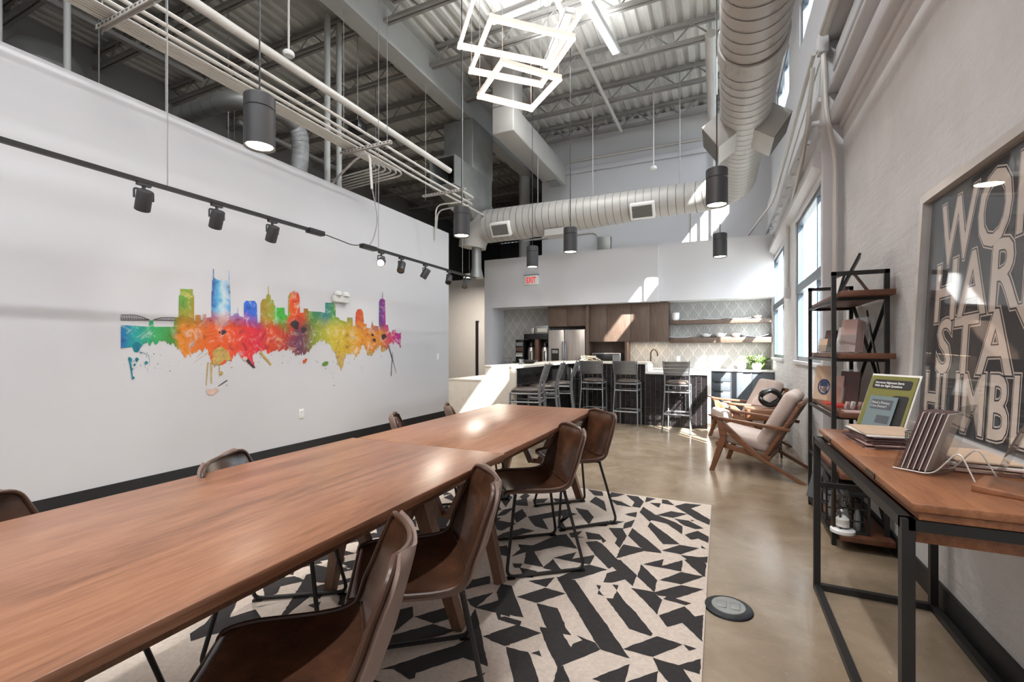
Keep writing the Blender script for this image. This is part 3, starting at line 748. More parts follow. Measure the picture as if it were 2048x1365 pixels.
# ================================================================ lounge chairs
def make_armchair():
    t = thing('lounge_chair', 'x', 'armchair', group='teak lounge chairs by the windows')
    for s_ in (-1, 1):
        y = s_ * .335
        sf = B().bar((.36, y, .575), (.30, y, .56), .055, .024, (0, 0, 1), .065, .026).bar((.30, y, .56), (-.33, y, .50), .065, .026, (0, 0, 1), .045, .03).bar((.42, y, .588), (.36, y, .575), .02, .014, (0, 0, 1), .055, .024).build('armrest', M['teak'], t, bevel=.004)
        d = B().prism([(.37, .565), (.30, .565), (-.10, .20), (-.47, 0), (-.41, 0), (.0, .215), (.27, .46)], lambda a, c_: V((a, y - .017, c_)), lambda a, c_: V((a, y + .017, c_))).build('diagonal_leg', M['teak'], t, bevel=.004)
        B().prism([(.36, 0), (.405, 0), (.30, .36), (.335, .56), (.29, .56), (.235, .42), (.245, .32)], lambda a, c_: V((a, y - .018, c_)), lambda a, c_: V((a, y + .018, c_))).build('front_leg', M['teak'], t, bevel=.004)
        B().bar((.34, s_ * .30, .29), (-.16, s_ * .30, .19), .03, .05, (0, 0, 1)).build('seat_rail', M['teak'], t, bevel=.003)
        B().bar((-.09, s_ * .29, .17), (-.415, s_ * .29, .76), .035, .045, (0, 1, 0), .03, .03).build('back_post', M['teak'], t, bevel=.003)
    B().bar((.33, -.33, .285), (.33, .33, .285), .03, .045).build('front_rail', M['teak'], t); B().bar((-.13, -.31, .19), (-.13, .31, .19), .03, .05).build('rear_rail', M['teak'], t)
    B().bar((-.405, -.31, .745), (-.405, .31, .745), .03, .04).build('top_rail', M['teak'], t, bevel=.003)
    B().bar((-.30, -.36, .55), (-.30, .36, .55), .022, .03).build('cross_rail', M['teak'], t)
    for i in range(6):
        y = -.20 + i * .08
        B().bar((-.13, y, .20), (-.40, y, .74), .014, .022, (0, 1, 0)).build('slat', M['teak'], t)
    def pillow(c0, c1, thick, w_, seat):
        d = (V(c1) - V(c0)); L = d.length; d.normalize(); nrm = V((d.z, 0, -d.x)) if not seat else V((-d.z, 0, d.x))
        if seat and nrm.z < 0: nrm = -nrm
        if not seat and nrm.x < 0: nrm = -nrm
        b = B(); m = Matrix((d, V((0, 1, 0)), nrm)).transposed()
        b.obox(V(c0) + d * L / 2 + nrm * thick / 2, (L, w_, thick), m); return b
    pillow((-.13, 0, .235), (.395, 0, .325), .125, .58, True).build('seat_cushion', M['fabric'], t, bevel=.045, seg=4)
    pillow((-.105, 0, .245), (-.405, 0, .82), .13, .58, False).build('back_cushion', M['fabric'], t, bevel=.05, seg=4)
    return t
ac = make_armchair()
place(ac, (.375, 5.50, 0), math.atan2(.25, -.97), 'teak lounge chair with oatmeal cushions, nearer one in front of the bookcase')
place(copy_tree(ac), (.33, 7.15, 0), math.atan2(-.30, -.95), 'teak lounge chair with oatmeal cushions, further one beside the kitchen cabinets')
sd = thing('side_table', 'small wooden drawer side table between the two lounge chairs', 'side table', (.50, 6.35, 0))
B().box(.28, .70, 6.15, 6.60, .43, .56).build('drawer_box', M['teak'], sd, bevel=.006); B().box(.272, .28, 6.18, 6.57, .445, .545).build('drawer_front', M['deskwood'], sd)
for fx, fy in ((.32, 6.19), (.66, 6.19), (.32, 6.56), (.66, 6.56)): B().cyl((fx, fy, 0), (lerp(.49, fx, .85), lerp(6.37, fy, .85), .43), .011, .016, 10).build('leg', M['black'], sd)
kn = B(); rr = random.Random(5)
for i in range(7):
    a0 = rr.uniform(0, 6); tl = rr.uniform(-.8, .8); rad = rr.uniform(.085, .125); pts = []
    for k_ in range(25):
        a = 2 * PI * k_ / 24
        q = V((rad * math.cos(a), rad * math.sin(a) * .9, .012 * math.sin(3 * a))); q.rotate(Matrix.Rotation(PI / 2 + tl, 3, 'X') @ Matrix.Rotation(a0, 3, 'Z')); pts.append(V((.56, 6.40, .69)) + q)
    kn.tube(pts[:-1], .010, 8, closed=True)
tag(kn.build('knot_sculpture', M['black']), 'black looped knot ornament on the side table', 'ornament')
fd = thing('floor_outlet', 'round grey metal floor outlet cover beside the rug', 'floor outlet', (.038, 2.484, 0))
B().lathe([(.112, 0), (.108, .008), (.085, .014), (0, .014)], (.038, 2.484, 0), 32).build('ring', M['gun'], fd)
B().lathe([(.078, .014), (.076, .018), (0, .018)], (.038, 2.484, 0), 28).build('lid', M['galvdark'], fd)
for dx in (-.03, .03): B().box(.038 + dx - .022, .038 + dx + .022, 2.45, 2.515, .018, .021).build('flap', M['galvdark'], fd, bevel=.002)
# ================================================================ lamps
def pendant(x, y, label, first=[None]):
    if first[0] is None:
        t = thing('pendant_lamp', label, 'pendant lamp', group='black cylinder pendant lamps')
        zb = 2.75
        B().lathe([(.088, zb + .012), (.104, zb), (.104, zb + .265), (.099, zb + .27), (.099, zb + .276), (.104, zb + .28), (.104, zb + .365), (.098, zb + .372), (0, zb + .372)], n=32, caps=False).build('shade', M['blackmat'], t)
        B().lathe([(.088, zb + .014), (0, zb + .014)], n=28).build('lens', M['lampglow'], t)
        B().cyl((0, 0, zb + .37), (0, 0, DECK - .36), .006, n=8).build('stem', M['black'], t)
        B().lathe([(.065, DECK - .39), (.065, DECK - .36), (0, DECK - .36)], n=20).build('canopy', M['joist'], t)
        first[0] = t; o = t
    else: o = copy_tree(first[0]); o['label'] = label
    o.location = (x, y, 0)
    light('pendant_light', 'SPOT', (x, y, 2.735), 62, (1, .95, .88), spot=2.0, blend=.9, radius=.08)
    return o
pendant(-3.05, 2.25, 'large looking black cylinder pendant lamp over the mural side, nearest to the camera')
pendant(-3.05, 5.10, 'black cylinder pendant lamp near the far end of the mural wall')
pendant(-3.05, 7.55, 'black cylinder pendant lamp in front of the exit sign')
pendant(-2.06, 6.63, 'black cylinder pendant lamp hanging left of the middle, before the round cross duct')
pendant(-.03, 5.10, 'black cylinder pendant lamp under the big round duct, upper of the right pair')
lowp = pendant(0.0, 7.95, 'black cylinder pendant lamp above the low worktop, lower of the right pair')
for q in list(lowp.children):              # this one hangs from the round duct
    if q.name.startswith(('stem', 'canopy')): bpy.data.objects.remove(q)
ORG[lowp.name] = V((0, 7.95, 0))
B().cyl((0, 7.95, 3.12), (0, 7.95, 3.575), .006, n=8).build('stem', M['black'], lowp); B().lathe([(.05, 3.565), (.05, 3.59), (0, 3.59)], (0, 7.95, 0), 16).build('canopy', M['joist'], lowp)
# square LED chandelier
cx, cy = -1.40, 3.18
chn = thing('led_chandelier', 'tiered chandelier of three glowing square LED rings above the dining tables', 'chandelier', (cx, cy, 3.3))
for zb, side, ang, ox, oy in ((3.30, .47, 49, -.03, .06), (3.50, .61, 43, .01, -.01), (3.70, .77, 42, .04, -.06)):
    a0 = math.radians(ang); ux, uy = V((math.cos(a0), math.sin(a0), 0)), V((-math.sin(a0), math.cos(a0), 0)); c0 = V((cx + ox, cy + oy, zb)); h = side / 2
    cs = [c0 + ux * h * i + uy * h * j for i, j in ((-1, -1), (1, -1), (1, 1), (-1, 1))]
    rg = B()
    for i in range(4):
        d = (cs[(i + 1) % 4] - cs[i]).normalized() * .014
        rg.bar(cs[i] - d + V((0, 0, .03)), cs[(i + 1) % 4] + d + V((0, 0, .03)), .021, .030)
    r_ = rg.build('square_ring', M['ledbody'], chn)
    ld = B()
    for i in range(4):
        d = (cs[(i + 1) % 4] - cs[i]).normalized() * .015
        ld.bar(cs[i] - d + V((0, 0, .0075)), cs[(i + 1) % 4] + d + V((0, 0, .0075)), .022, .013)
    ld.build('led_strip', M['led'], r_)
    for i in range(4):
        m_ = cs[i] + (c0 - cs[i]) * .02
        B().cyl(m_ + V((0, 0, .04)), V((m_.x, m_.y, DECK - .36)), .0022, n=5).build('cable', M['rod'], chn)
B().box(cx - .3, cx + .3, cy - .08, cy + .08, DECK - .4, DECK - .355).build('canopy', M['ledbody'], chn)
# linear ceiling lamps
def strip(p0, p1, label, w_=.13, watt=24, up=.45):
    p0, p1 = V(p0), V(p1); t = thing('linear_light', label, 'ceiling light', (p0 + p1) / 2, 'white linear lamps under the roof')
    d = (p1 - p0).normalized()
    B().bar(p0, p1, w_, .07).build('housing', M['plastic'], t, bevel=.004)
    B().bar(p0 + d * .03 - V((0, 0, .042)), p1 - d * .03 - V((0, 0, .042)), w_ - .03, .014).build('diffuser', M['tube'], t)
    for k_ in (.15, .85):
        q = p0.lerp(p1, k_); B().cyl(q + V((0, 0, .03)), V((q.x, q.y, DECK - .34)), .003, n=5).build('cable', M['rod'], t)
    o = light('linear_light_glow', 'AREA', (p0 + p1) / 2 - V((0, 0, .056)), watt, (1, 1, 1), size=(p1 - p0).length, size_y=w_)
    o.rotation_euler = (0, 0, math.atan2(d.y, d.x))
    q = light('added_uplight', 'AREA', (p0 + p1) / 2 + V((0, 0, .045)), watt * up, (1, 1, 1), size=(p1 - p0).length, size_y=w_)  # upward light added to brighten the roof deck
    q.rotation_euler = (PI, 0, math.atan2(d.y, d.x))
strip((-1.62, 5.7, 5.9), (-1.46, 7.1, 5.9), 'white linear lamp right of the chandelier top, running towards the back wall')
strip((-2.50, 6.75, 5.75), (-1.80, 5.75, 5.75), 'white linear lamp crossing diagonally behind the chandelier')
strip((-3.0, 5.8, 6.0), (-2.2, 5.75, 6.0), 'white linear lamp crossing sideways behind the top of the chandelier')
for i, (x_, y_) in enumerate(((-3.2, 1.6), (-.8, 1.2), (-3.2, -1.6), (-.8, -1.8), (-2.5, -3.6))):  # unseen lamps added out of frame to fill the room with light
    strip((x_, y_ - .7, 6.0), (x_, y_ + .7, 6.0), ('added linear fill lamp under the roof above the mural side, ahead of the camera', 'added linear fill lamp under the roof straight above the near table', 'added linear fill lamp behind the camera on the mural side',
          'added linear fill lamp behind the camera near the poster wall', 'added linear fill lamp furthest behind the camera')[i], watt=(34, 100, 46, 100, 70)[i], up=.32)
# ================================================================ track lighting
TX_, TZ = -3.9, 2.53
trk = thing('track_rail', 'black suspended track rail in front of the mural wall', 'track rail', (TX_, 4, TZ))
B().box(TX_ - .018, TX_ + .018, .2, 3.52, TZ - .014, TZ + .016).build('rail', M['black'], trk); B().box(TX_ - .018, TX_ + .018, 4.30, 6.98, TZ - .014, TZ + .016).build('rail', M['black'], trk)
for y0, y1 in ((3.42, 3.62), (4.2, 4.44)): B().box(TX_ - .035, TX_ + .035, y0, y1, TZ - .03, TZ + .02).build('feed_box', M['black'], trk, bevel=.004)
B().tube(fillet([(TX_, 3.62, TZ), (TX_, 3.9, TZ - .02), (TX_, 4.05, TZ - .035), (TX_, 4.2, TZ)], .08), .006, 6).build('jumper_cable', M['black'], trk)
for y in (2.1, 4.5, 6.55): B().cyl((TX_, y, TZ), (TX_, y, DECK - .34), .004, n=6).build('hanger_wire', M['rod'], trk)
B().tube(fillet([(TX_, 4.33, TZ + .02), (TX_ + .01, 4.40, TZ + .12), (TX_ + .02, 4.47, 2.9), (TX_ - .05, 4.47, 3.2), (TX_ - .08, 4.47, 3.32)], .2, 6), .007, 6).build('feed_cable', M['rod'], trk)
def head():
    t = thing('track_spotlight', 'x', 'spotlight', group='black spotlights on the track')
    B().box(-.015, .015, -.045, .045, -.035, -.014).build('adapter', M['blackmat'], t); B().cyl((0, 0, -.035), (0, 0, -.065), .012, n=10).build('stem', M['blackmat'], t)
    B().tube(fillet([(0, -.062, -.135), (0, -.062, -.065), (0, .062, -.065), (0, .062, -.135)], .015), .007, 6).build('yoke', M['blackmat'], t)
    cn = B().lathe([(0, .075), (.046, .075), (.05, .07), (.05, -.075), (.044, -.08), (.040, -.07)], n=20, caps=False).build('can', M['blackmat'], t)
    B().lathe([(.041, -.068), (0, -.068)], n=16).build('lens', M['stainless'], cn)
    return t
hd = head(); HP = [(1.94, 0, 'first from the left'), (2.48, 0, 'second from the left'), (3.01, 0, 'third from the left'), (4.55, .9, 'lit up, right after the cable feed'), (4.95, .7, 'second after the cable feed'),
                   (5.50, -.5, 'third after the cable feed, turned to the mural'), (6.13, .8, 'last but one towards the bar'), (6.63, .9, 'at the very end towards the bar')]
for i, (y, mode, lb) in enumerate(HP):
    o = hd if i == 0 else copy_tree(hd)
    o['label'] = 'black track spotlight, ' + lb; o.location = (TX_, y, TZ)
    cn = [q for q in o.children if q.name.startswith('can')][0]
    aim = V((-.55, .12, -1)) if mode == 0 else (V((-.5, -.2, -.9)) if mode < 0 else V((.25, -.75 * mode, -.75)))
    cn.location = (0, 0, -.14); cn.rotation_euler = aim.to_track_quat('-Z', 'Y').to_euler()
    if i == 3:
        ln = [q for q in cn.children][0]; ln.data = ln.data.copy(); ln.data.materials[0] = M['lampglow']; cn.rotation_euler = V((.5, -.75, -.35)).to_track_quat('-Z', 'Y').to_euler()
    tgt = {0: (LW, 2.6, 1.7), 1: (LW, 3.2, 1.6), 2: (LW, 3.9, 1.6), 4: (LW, 4.9, 1.5), 5: (LW, 5.4, 1.5)}.get(i)
    if tgt: light('track_beam', 'SPOT', (TX_ - .03, y, TZ - .23), 5, (1, .95, .88), direction=V(tgt) - V((TX_, y, TZ - .2)), spot=1.15, blend=.8, radius=.05)
# ================================================================ ducts
def spiral(b, pts_r, pitch=.14, n=32):
    """round duct along a list of (point, radius)"""
    b.tube([p for p, r in pts_r], [r for p, r in pts_r], n); return b
def rings(path, r, pitch, n=24):
    b = B(); acc = 0.0
    for i in range(len(path) - 1):
        a, c_ = V(path[i]), V(path[i + 1]); L = (c_ - a).length; d = (c_ - a) / L
        s0 = pitch - acc
        while s0 < L:
            p = a + d * s0; rr_ = r(p) if callable(r) else r
            b.tube([p - d * .004, p + d * .004], rr_ + .0035, n, caps=False); s0 += pitch
        acc = (L - (s0 - pitch)) % pitch
    return b
ZD, RD = 3.83, .249
yd = thing('spiral_duct', 'big grey spiral duct running along the window wall and bending at the back', 'duct', (.26, 4, ZD - .27))
path = [V((.245, y, ZD)) for y in (-4.5, 3.0, 5.0, 7.55)] + [V((.245 - .65 * (1 - math.cos(a)), 7.55 + .65 * math.sin(a), ZD)) for a in [PI / 2 * k_ / 8 for k_ in range(1, 9)]]
B().tube(path, RD, 36).build('duct_pipe', M['galv'], yd); rings(path[:4], RD, .135, 36).build('duct_seams', M['seam'], yd)
rings([path[i] for i in range(3, 12)], RD, .16, 36).build('elbow_seams', M['seam'], yd)
B().tube([(.245, 4.15, ZD), (.245, 4.35, ZD)], RD + .018, 36).build('collar', M['galv'], yd)
def spout(side, y):
    m = Matrix.Rotation(math.radians(38 * side), 3, 'Y'); c0 = V((.245, y, ZD)); d = m @ V((side, 0, 0)) if side > 0 else m @ V((-1, 0, 0))
    d = V((side * .82, 0, -.57)); up = V((side * .57, 0, .82)); mm = Matrix((d, V((0, 1, 0)), up)).transposed()
    B().obox(c0 + d * .31, (.22, .5, .30), mm).build('outlet_spout', M['galv'], yd, bevel=.004)
    B().obox(c0 + d * .421, (.012, .46, .26), mm).build('outlet_grille', M['seam'], yd)
spout(-1, 5.65); spout(1, 5.65)
YX = 8.2
xd = thing('spiral_duct', 'grey spiral duct crossing in front of the white back wall', 'duct', (-2.4, YX, ZD - .3))
def rx(p): return lerp(RD, .328, max(0, min(1, (-1.0 - p.x) / 2.6)))
path = [V((-.405, YX, ZD)), V((-1.0, YX, ZD)), V((-2.1, YX, ZD - .03)), V((-3.4, YX, ZD - .05)), V((-4.28, YX, ZD - .05))]
B().tube(path, [rx(p) for p in path], 36).build('duct_pipe', M['galv'], xd); rings(path, rx, .13, 36).build('duct_seams', M['seam'], xd)
B().tube([V((-4.28, YX, ZD - .05)), V((-4.42, YX, ZD - .07)), V((-4.56, YX, ZD - .17)), V((-4.63, YX, ZD - .32)), V((-4.65, YX, ZD - .45))], [.32, .315, .305, .29, .28], 30).build('drop_elbow', M['galv'], xd)
B().lathe([(.15, 2.75), (.10, 2.95), (.10, 3.5)], (-4.55, YX, 0), 18).build('drop_collar', M['galvdark'], xd)
for x_, w_, s_ in ((-1.20, .40, 1), (-3.85, .40, 1)):
    r0 = rx(V((x_, 0, 0))); d = V((0, -.85, -.52)); up = V((0, -.52, .85)); mm = Matrix((V((1, 0, 0)), -d, up)).transposed(); c0 = V((x_, YX, ZD - .04))
    g = B().obox(c0 + d * (r0 + .0), (w_, .14, .27), mm).build('register_box', M['plastic'], xd, bevel=.004)
    B().obox(c0 + d * (r0 + .071), (w_ - .07, .006, .20), mm).build('register_opening', M['seam'], g)
    for k_ in range(9): B().obox(c0 + d * (r0 + .074) + up * (-.088 + k_ * .022), (w_ - .07, .012, .006), mm).build('louvre', M['galvdark'], g)
g = B().obox((-2.8, YX - .05, ZD - .36), (.38, .3, .12), Matrix.Identity(3)).build('bottom_tap', M['galv'], xd)
for x_ in (-.62, -2.12, -3.2): B().cyl((x_, YX, ZD + .2), (x_, YX, DECK - .34), .008, n=6).build('hanger_rod', M['rod'], xd)
rd = thing('rectangular_duct', 'wrapped rectangular duct coming down and running back beside the beam', 'duct', (-3.4, 8.4, 5.0))
B().box(-3.59, -3.18, 7.02, 9.9, 5.0, 5.46).build('duct_run', M['galv'], rd, bevel=.02); B().box(-3.59, -3.18, 7.02, 7.42, 5.46, 6.38).build('riser', M['galv'], rd, bevel=.02)
B().box(-3.50, -3.27, 9.45, 9.82, 4.985, 5.0).build('register', M['galvdark'], rd)
un = thing('return_duct', 'grey sheet metal return duct with dark square mouth under the beam', 'duct', (-4.6, 7.6, 3.9))
b = B()
for q in ((-4.84, -4.82, 6.95, 8.4, 4.24, 4.77), (-4.32, -4.30, 6.95, 8.4, 4.24, 4.77), (-4.82, -4.32, 6.95, 8.4, 4.24, 4.26), (-4.82, -4.32, 6.95, 8.4, 4.75, 4.77)): b.box(*q)
b.build('mouth', M['galvdark'], un); B().box(-4.82, -4.32, 7.55, 7.57, 4.26, 4.75).build('mouth_back', M['coffee'], un)
B().box(-4.95, -4.30, 7.6, 8.45, 4.77, 5.72).build('plenum', M['galvdark'], un, bevel=.01)
B().add([(-4.84, 7.2, 4.24), (-4.30, 7.2, 4.24), (-4.30, 8.45, 4.24), (-4.84, 8.45, 4.24), (-4.75, 7.9, 3.86), (-4.45, 7.9, 3.86), (-4.45, 8.3, 3.86), (-4.75, 8.3, 3.86)],
        [(3, 2, 1, 0), (4, 5, 6, 7), (0, 1, 5, 4), (1, 2, 6, 5), (2, 3, 7, 6), (3, 0, 4, 7)]).build('hopper', M['galvdark'], un)
bd = thing('spiral_duct', 'slim spiral duct behind the mural wall ending in a foil hose', 'duct', (-6, 3.8, 4.2))
path = fillet([(-8.2, 3.72, 4.44), (-5.45, 3.72, 4.42), (-5.28, 4.25, 4.42), (-5.30, 4.45, 4.36)], .3, 6)
B().tube(path, .115, 20).build('duct_pipe', M['galvdark'], bd); rings([(-8.2, 3.72, 4.44), (-5.8, 3.72, 4.42)], .115, .2, 20).build('duct_seams', M['seam'], bd)
hose = [V((-5.30, 4.43, 4.38)), V((-5.30, 4.50, 4.28)), V((-5.31, 4.54, 4.15)), V((-5.32, 4.54, 3.95)), V((-5.34, 4.52, 3.7)), V((-5.36, 4.5, 3.3))]
hp = []
for i in range(len(hose) - 1):
    for k_ in range(8): hp.append(hose[i].lerp(hose[i + 1], k_ / 8))
B().tube(hp, [.112 + .006 * math.sin(i * 2.4) for i in range(len(hp))], 20).build('foil_hose', M['foil'], bd)
hm = B().lathe([(.42, 0), (.40, .14), (.30, .27), (.15, .33), (0, .34)], (-8.0, 2.85, 4.9), 24).cyl((-8.0, 2.85, 0), (-8.0, 2.85, 4.9), .42, n=24).build('vent_dome', M['galvdark']); tag(hm, 'domed grey vent peeking over the mural wall at the left', 'vent')
# ================================================================ conduits and pipes
def pipe(name, pts, r, label, cat, group=None, mat='conduit', n=8, fil=.15):
    return tag(B().tube(fillet(pts, fil, 6), r, n).build(name, M[mat]), label, cat, group)
pipe('water_pipe', [(-4.15, YB, 4.27), (-4.15, 6.55, 4.30)], .045, 'thick pale pipe above the conduit bundle over the mural wall', 'pipe', n=12)
for i in range(6):
    x_ = -4.46 + i * .034
    pipe('conduit', [(x_, YB, 3.90), (x_, 5.15 + i * .08, 3.91), (x_ - 2.2, 5.4 + i * .08, 3.93)], .0135, 'thin conduit of the flat bundle turning behind the mural wall, %s' % ('closest to the wall', 'second from the wall', 'third from the wall', 'third from the room side', 'second from the room side', 'on the room side')[i], 'conduit', 'bundled conduits over the mural wall', fil=.2)
for i, (x_, ye, z_) in enumerate(((-4.22, 7.9, 3.92), (-4.12, 7.3, 3.93), (-3.98, 7.05, 3.95))):
    pipe('conduit', [(x_, YB, z_), (x_, 5.0 + i * .3, z_), (x_ + (.0, .02, .05)[i], 5.5 + i * .3, z_ - .02), (x_ + (.0, .02, .05)[i], ye, z_)] + ([] if i == 0 else [(x_ - .5, ye + .05, z_)]), .017,
         ('pale conduit running straight to the far end beyond the bundle', 'middle of the three thicker conduits above the mural wall', 'outermost of the three thicker conduits, towards the room')[i], 'conduit')
pipe('conduit', [(-4.2, 7.05, 3.93), (-4.73, 7.0, 3.93), (-4.745, 7.0, 3.5), (-4.745, 7.0, 3.3)], .013, 'bent conduit hooking down onto the end of the mural wall', 'conduit')
pipe('conduit', [(-4.2, 7.25, 3.93), (-4.83, 7.2, 3.9), (-4.855, 7.2, 3.54)], .013, 'second bent conduit beside the hook at the mural wall end', 'conduit')
pipe('conduit', [(-5.2, 4.9, 3.3), (-5.05, 4.85, 3.66), (-4.4, 4.62, 3.80), (-4.02, 4.47, 3.78), (-3.98, 4.47, 3.3)], .016, 'pale conduit arching over the top of the mural wall', 'conduit')
for i, y in enumerate((1.95, 4.52, 6.35)):
    t = thing('strut_hanger', ('perforated strut hanger carrying the conduits, top left of the picture', 'perforated strut hanger in the middle of the conduit run', 'perforated strut hanger at the far end of the conduit run')[i], 'strut hanger', (-4.1, y, 3.85), 'trapeze hangers of the conduits')
    b = B(); b.box(-4.55, -3.72, y - .02, y + .02, 3.876, 3.882); b.box(-4.55, -3.72, y - .022, y - .018, 3.845, 3.882); b.box(-4.55, -3.72, y + .018, y + .022, 3.845, 3.882); b.build('strut', M['conduit'], t)
    for k_ in range(14): B().box(-4.52 + k_ * .058, -4.495 + k_ * .058, y - .0232, y - .022, 3.856, 3.872).build('slot', M['seam'], t)
    for x_ in (-4.5, -3.78): B().cyl((x_, y, 3.80), (x_, y, DECK - .34), .005, n=6).build('rod', M['rod'], t)
pipe('sprinkler_pipe', [(-2.0, -4.0, 5.98), (-2.0, 6.0, 5.98), (-1.93, 9.85, 5.98)], .035, 'long pale sprinkler pipe under the roof to the back wall', 'pipe', n=12)
pipe('sprinkler_pipe', [(-3.9, 10.365, 5.72), (.6, 10.365, 5.72)], .03, 'pale sprinkler pipe along the high back wall', 'pipe', n=10)
pipe('downpipe', [(-.13, 7.6, 6.12), (-.13, 9.6, 5.6), (-.13, 9.9, 5.45)], .085, 'thick white drain pipe left of the big spiral duct', 'pipe', n=16)
pipe('conduit', [(-.12, 10.3, 5.69), (-.12, 10.3, 3.0)], .025, 'thin white vertical pipe on the high back wall', 'pipe')
for i, (xa, zt) in enumerate(((-1.1, 4.35), (-3.1, 4.0))):
    pipe('conduit', [(xa - 2.2 + i * .9, 10.375, zt - .02), (xa + .55, 10.375, zt), (xa + .55, 10.375, 3.0)], .02, ('white conduit with rounded bend on the high back wall, right one', 'white conduit with rounded bend on the high back wall, left one')[i], 'conduit', fil=.2)
jbx = tag(B().box(-2.55, -2.25, 10.25, 10.4, 3.3, 3.85).build('junction_box', M['galvdark'], bevel=.005), 'grey junction box on the high back wall above the header', 'junction box')
for i, (x_, y_, z_, lab) in enumerate(((-4.40, 3.6, 4.60, 'white smoke detector hanging on a tube above the mural wall'), (-1.13, 8.833, 4.68, 'white detector hanging on a tube before the high back wall'))):
    t = thing('smoke_detector', lab, 'detector', (x_, y_, z_)); B().cyl((x_, y_, z_ + .02), (x_, y_, DECK - .33), .012, n=8).build('drop_tube', M['conduit'], t)
    B().lathe([(.05, -.03), (.062, -.015), (.062, .01), (.05, .025), (0, .025)], (x_, y_, z_), 20).build('detector_head', M['plastic'], t)
spk = thing('ceiling_speaker', 'small black box speaker hanging over the conduit run', 'speaker', (-4.9, 5.2, 4.5)); B().box(-5.05, -4.85, 5.15, 5.35, 4.55, 4.68).build('case', M['coffee'], spk, bevel=.01); B().cyl((-4.95, 5.25, 4.67), (-4.95, 5.25, DECK - .34), .006, n=6).build('rod', M['rod'], spk)
for i, (x_, y_) in enumerate(((-5.6, 3.0), (-6.3, 4.167), (-7.0, 3.0), (-5.7, 6.5), (-6.6, 6.5), (-7.9, 5.333))):
    tag(B().cyl((x_, y_, 2.6), (x_, y_, DECK - .30), .008, n=6).build('hanger_rod', M['rod']), 'thin grey hanger rod behind the mural wall, %s' % ('beside the foil hose', 'in the middle of the slim spiral duct', 'near the domed vent', 'behind the return duct mouth', 'further left beyond the return duct', 'at the back beside the far hanging fixture')[i], 'rod', 'hanger rods behind the mural wall')
for i, (y_, z_) in enumerate(((3.4, 5.6), (6.4, 5.2))):
    t = thing('suspended_light', ('unlit slim linear fixture hanging behind the mural wall, near the left', 'unlit slim linear fixture hanging further back behind the mural wall')[i], 'light fixture', (-7.6, y_, z_))
    B().box(-7.65, -7.57, y_ - 1.2, y_ + 1.2, z_, z_ + .06).build('housing', M['galv'], t)
    for k_ in (-1, 1): B().cyl((-7.61, y_ + k_, z_ + .05), (-7.61, y_ + k_, DECK - .33), .005, n=5).build('rod', M['rod'], t)
# pipes on the right wall
pipe('conduit', [(.93, 4.98 - .12, 0.15), (.93, 4.86, 3.0), (.86, 4.86, 3.4), (.84, 4.86, 4.0)], .02, 'white conduit climbing the pier right of the near window', 'conduit', fil=.1)
pipe('conduit', [(.80, 5.1, 3.95), (.79, 5.4, 3.4), (.835, 7.18, 3.0), (.835, 7.18, 2.1)], .02, 'white conduit dropping between the two tall windows', 'conduit', fil=.25)
tag(B().box(.80, .86, 7.10, 7.26, 1.98, 2.12).build('switch_box', M['paint'], bevel=.006), 'white switch box on the wall between the two tall windows', 'switch box')
pipe('conduit', [(.82, 4.7, 4.03), (.82, -4.5, 4.03)], .04, 'thick white pipe running along the ledges of the right wall', 'pipe', n=12)
pipe('conduit', [(.80, 5.05, 4.05), (.80, 8.6, 3.72), (.5, 9.9, 3.5)], .02, 'white conduit sloping along the wall above the windows to the header', 'conduit', fil=.3)
t = thing('pipe_fitting', 'white pipe fitting where the conduits meet at the pier', 'pipe fitting', (.84, 4.87, 3.95)); B().box(.80, .88, 4.82, 4.92, 3.93, 4.10).build('body', M['paint'], t, bevel=.01); B().box(.79, .80, 4.84, 4.90, 3.96, 4.07).build('cover', M['plastic'], t)
# ================================================================ kitchen
def handle(b0, p0, p1, parent): return B().bar(p0, p1, .012, .012).build('handle', M['gun'], parent)
YF = 9.06
wt = thing('back_worktop', 'long white quartz worktop along the patterned kitchen wall', 'worktop', (-.9, 9.36, .88))
B().box(-2.44, RWW - .005, YF - .02, YK, .884, .914).build('slab', M['quartzw'], wt, bevel=.003)
wt2 = tag(B().box(-4.6, -3.39, YF - .02, YK, .884, .914).build('coffee_worktop', M['quartzw'], bevel=.003), 'white worktop in the left corner of the kitchen under the coffee machines', 'worktop')
def base_cab(x0, x1, kind, label):
    t = thing('base_cabinet', label, 'cabinet', ((x0 + x1) / 2, 9.36, 0), 'slate base cabinets under the kitchen worktop')
    B().box(x0, x1, YF + .02, YK - .004, .10, .884).build('body', M['slate'], t); B().box(x0, x1, YF + .08, YK - .004, 0, .10).build('plinth', M['black'], t)
    if kind == 'drawers':
        for z0, z1 in ((.105, .36), (.365, .53), (.535, .70), (.705, .88)):
            d = B().box(x0 + .002, x1 - .002, YF, YF + .02, z0, z1 - .004).build('drawer', M['slate'], t, bevel=.002); B().box(lerp(x0, x1, .3), lerp(x0, x1, .7), YF - .012, YF, z1 - .016, z1 - .006).build('handle', M['gun'], d)
    else:
        xm = (x0 + x1) / 2
        for a, c_, hx in ((x0, xm, xm - .13), (xm, x1, xm + .01)):
            d = B().box(a + .002, c_ - .002, YF, YF + .02, .105, .878).build('door', M['slate'], t, bevel=.002); B().box(hx, hx + .12, YF - .014, YF, .862, .874).build('handle', M['gun'], d)
base_cab(-2.44, -1.60, 'doors', 'slate base cabinet beside the fridge, behind the bar'); base_cab(-1.60, -.75, 'doors', 'slate sink cabinet behind the middle of the bar')
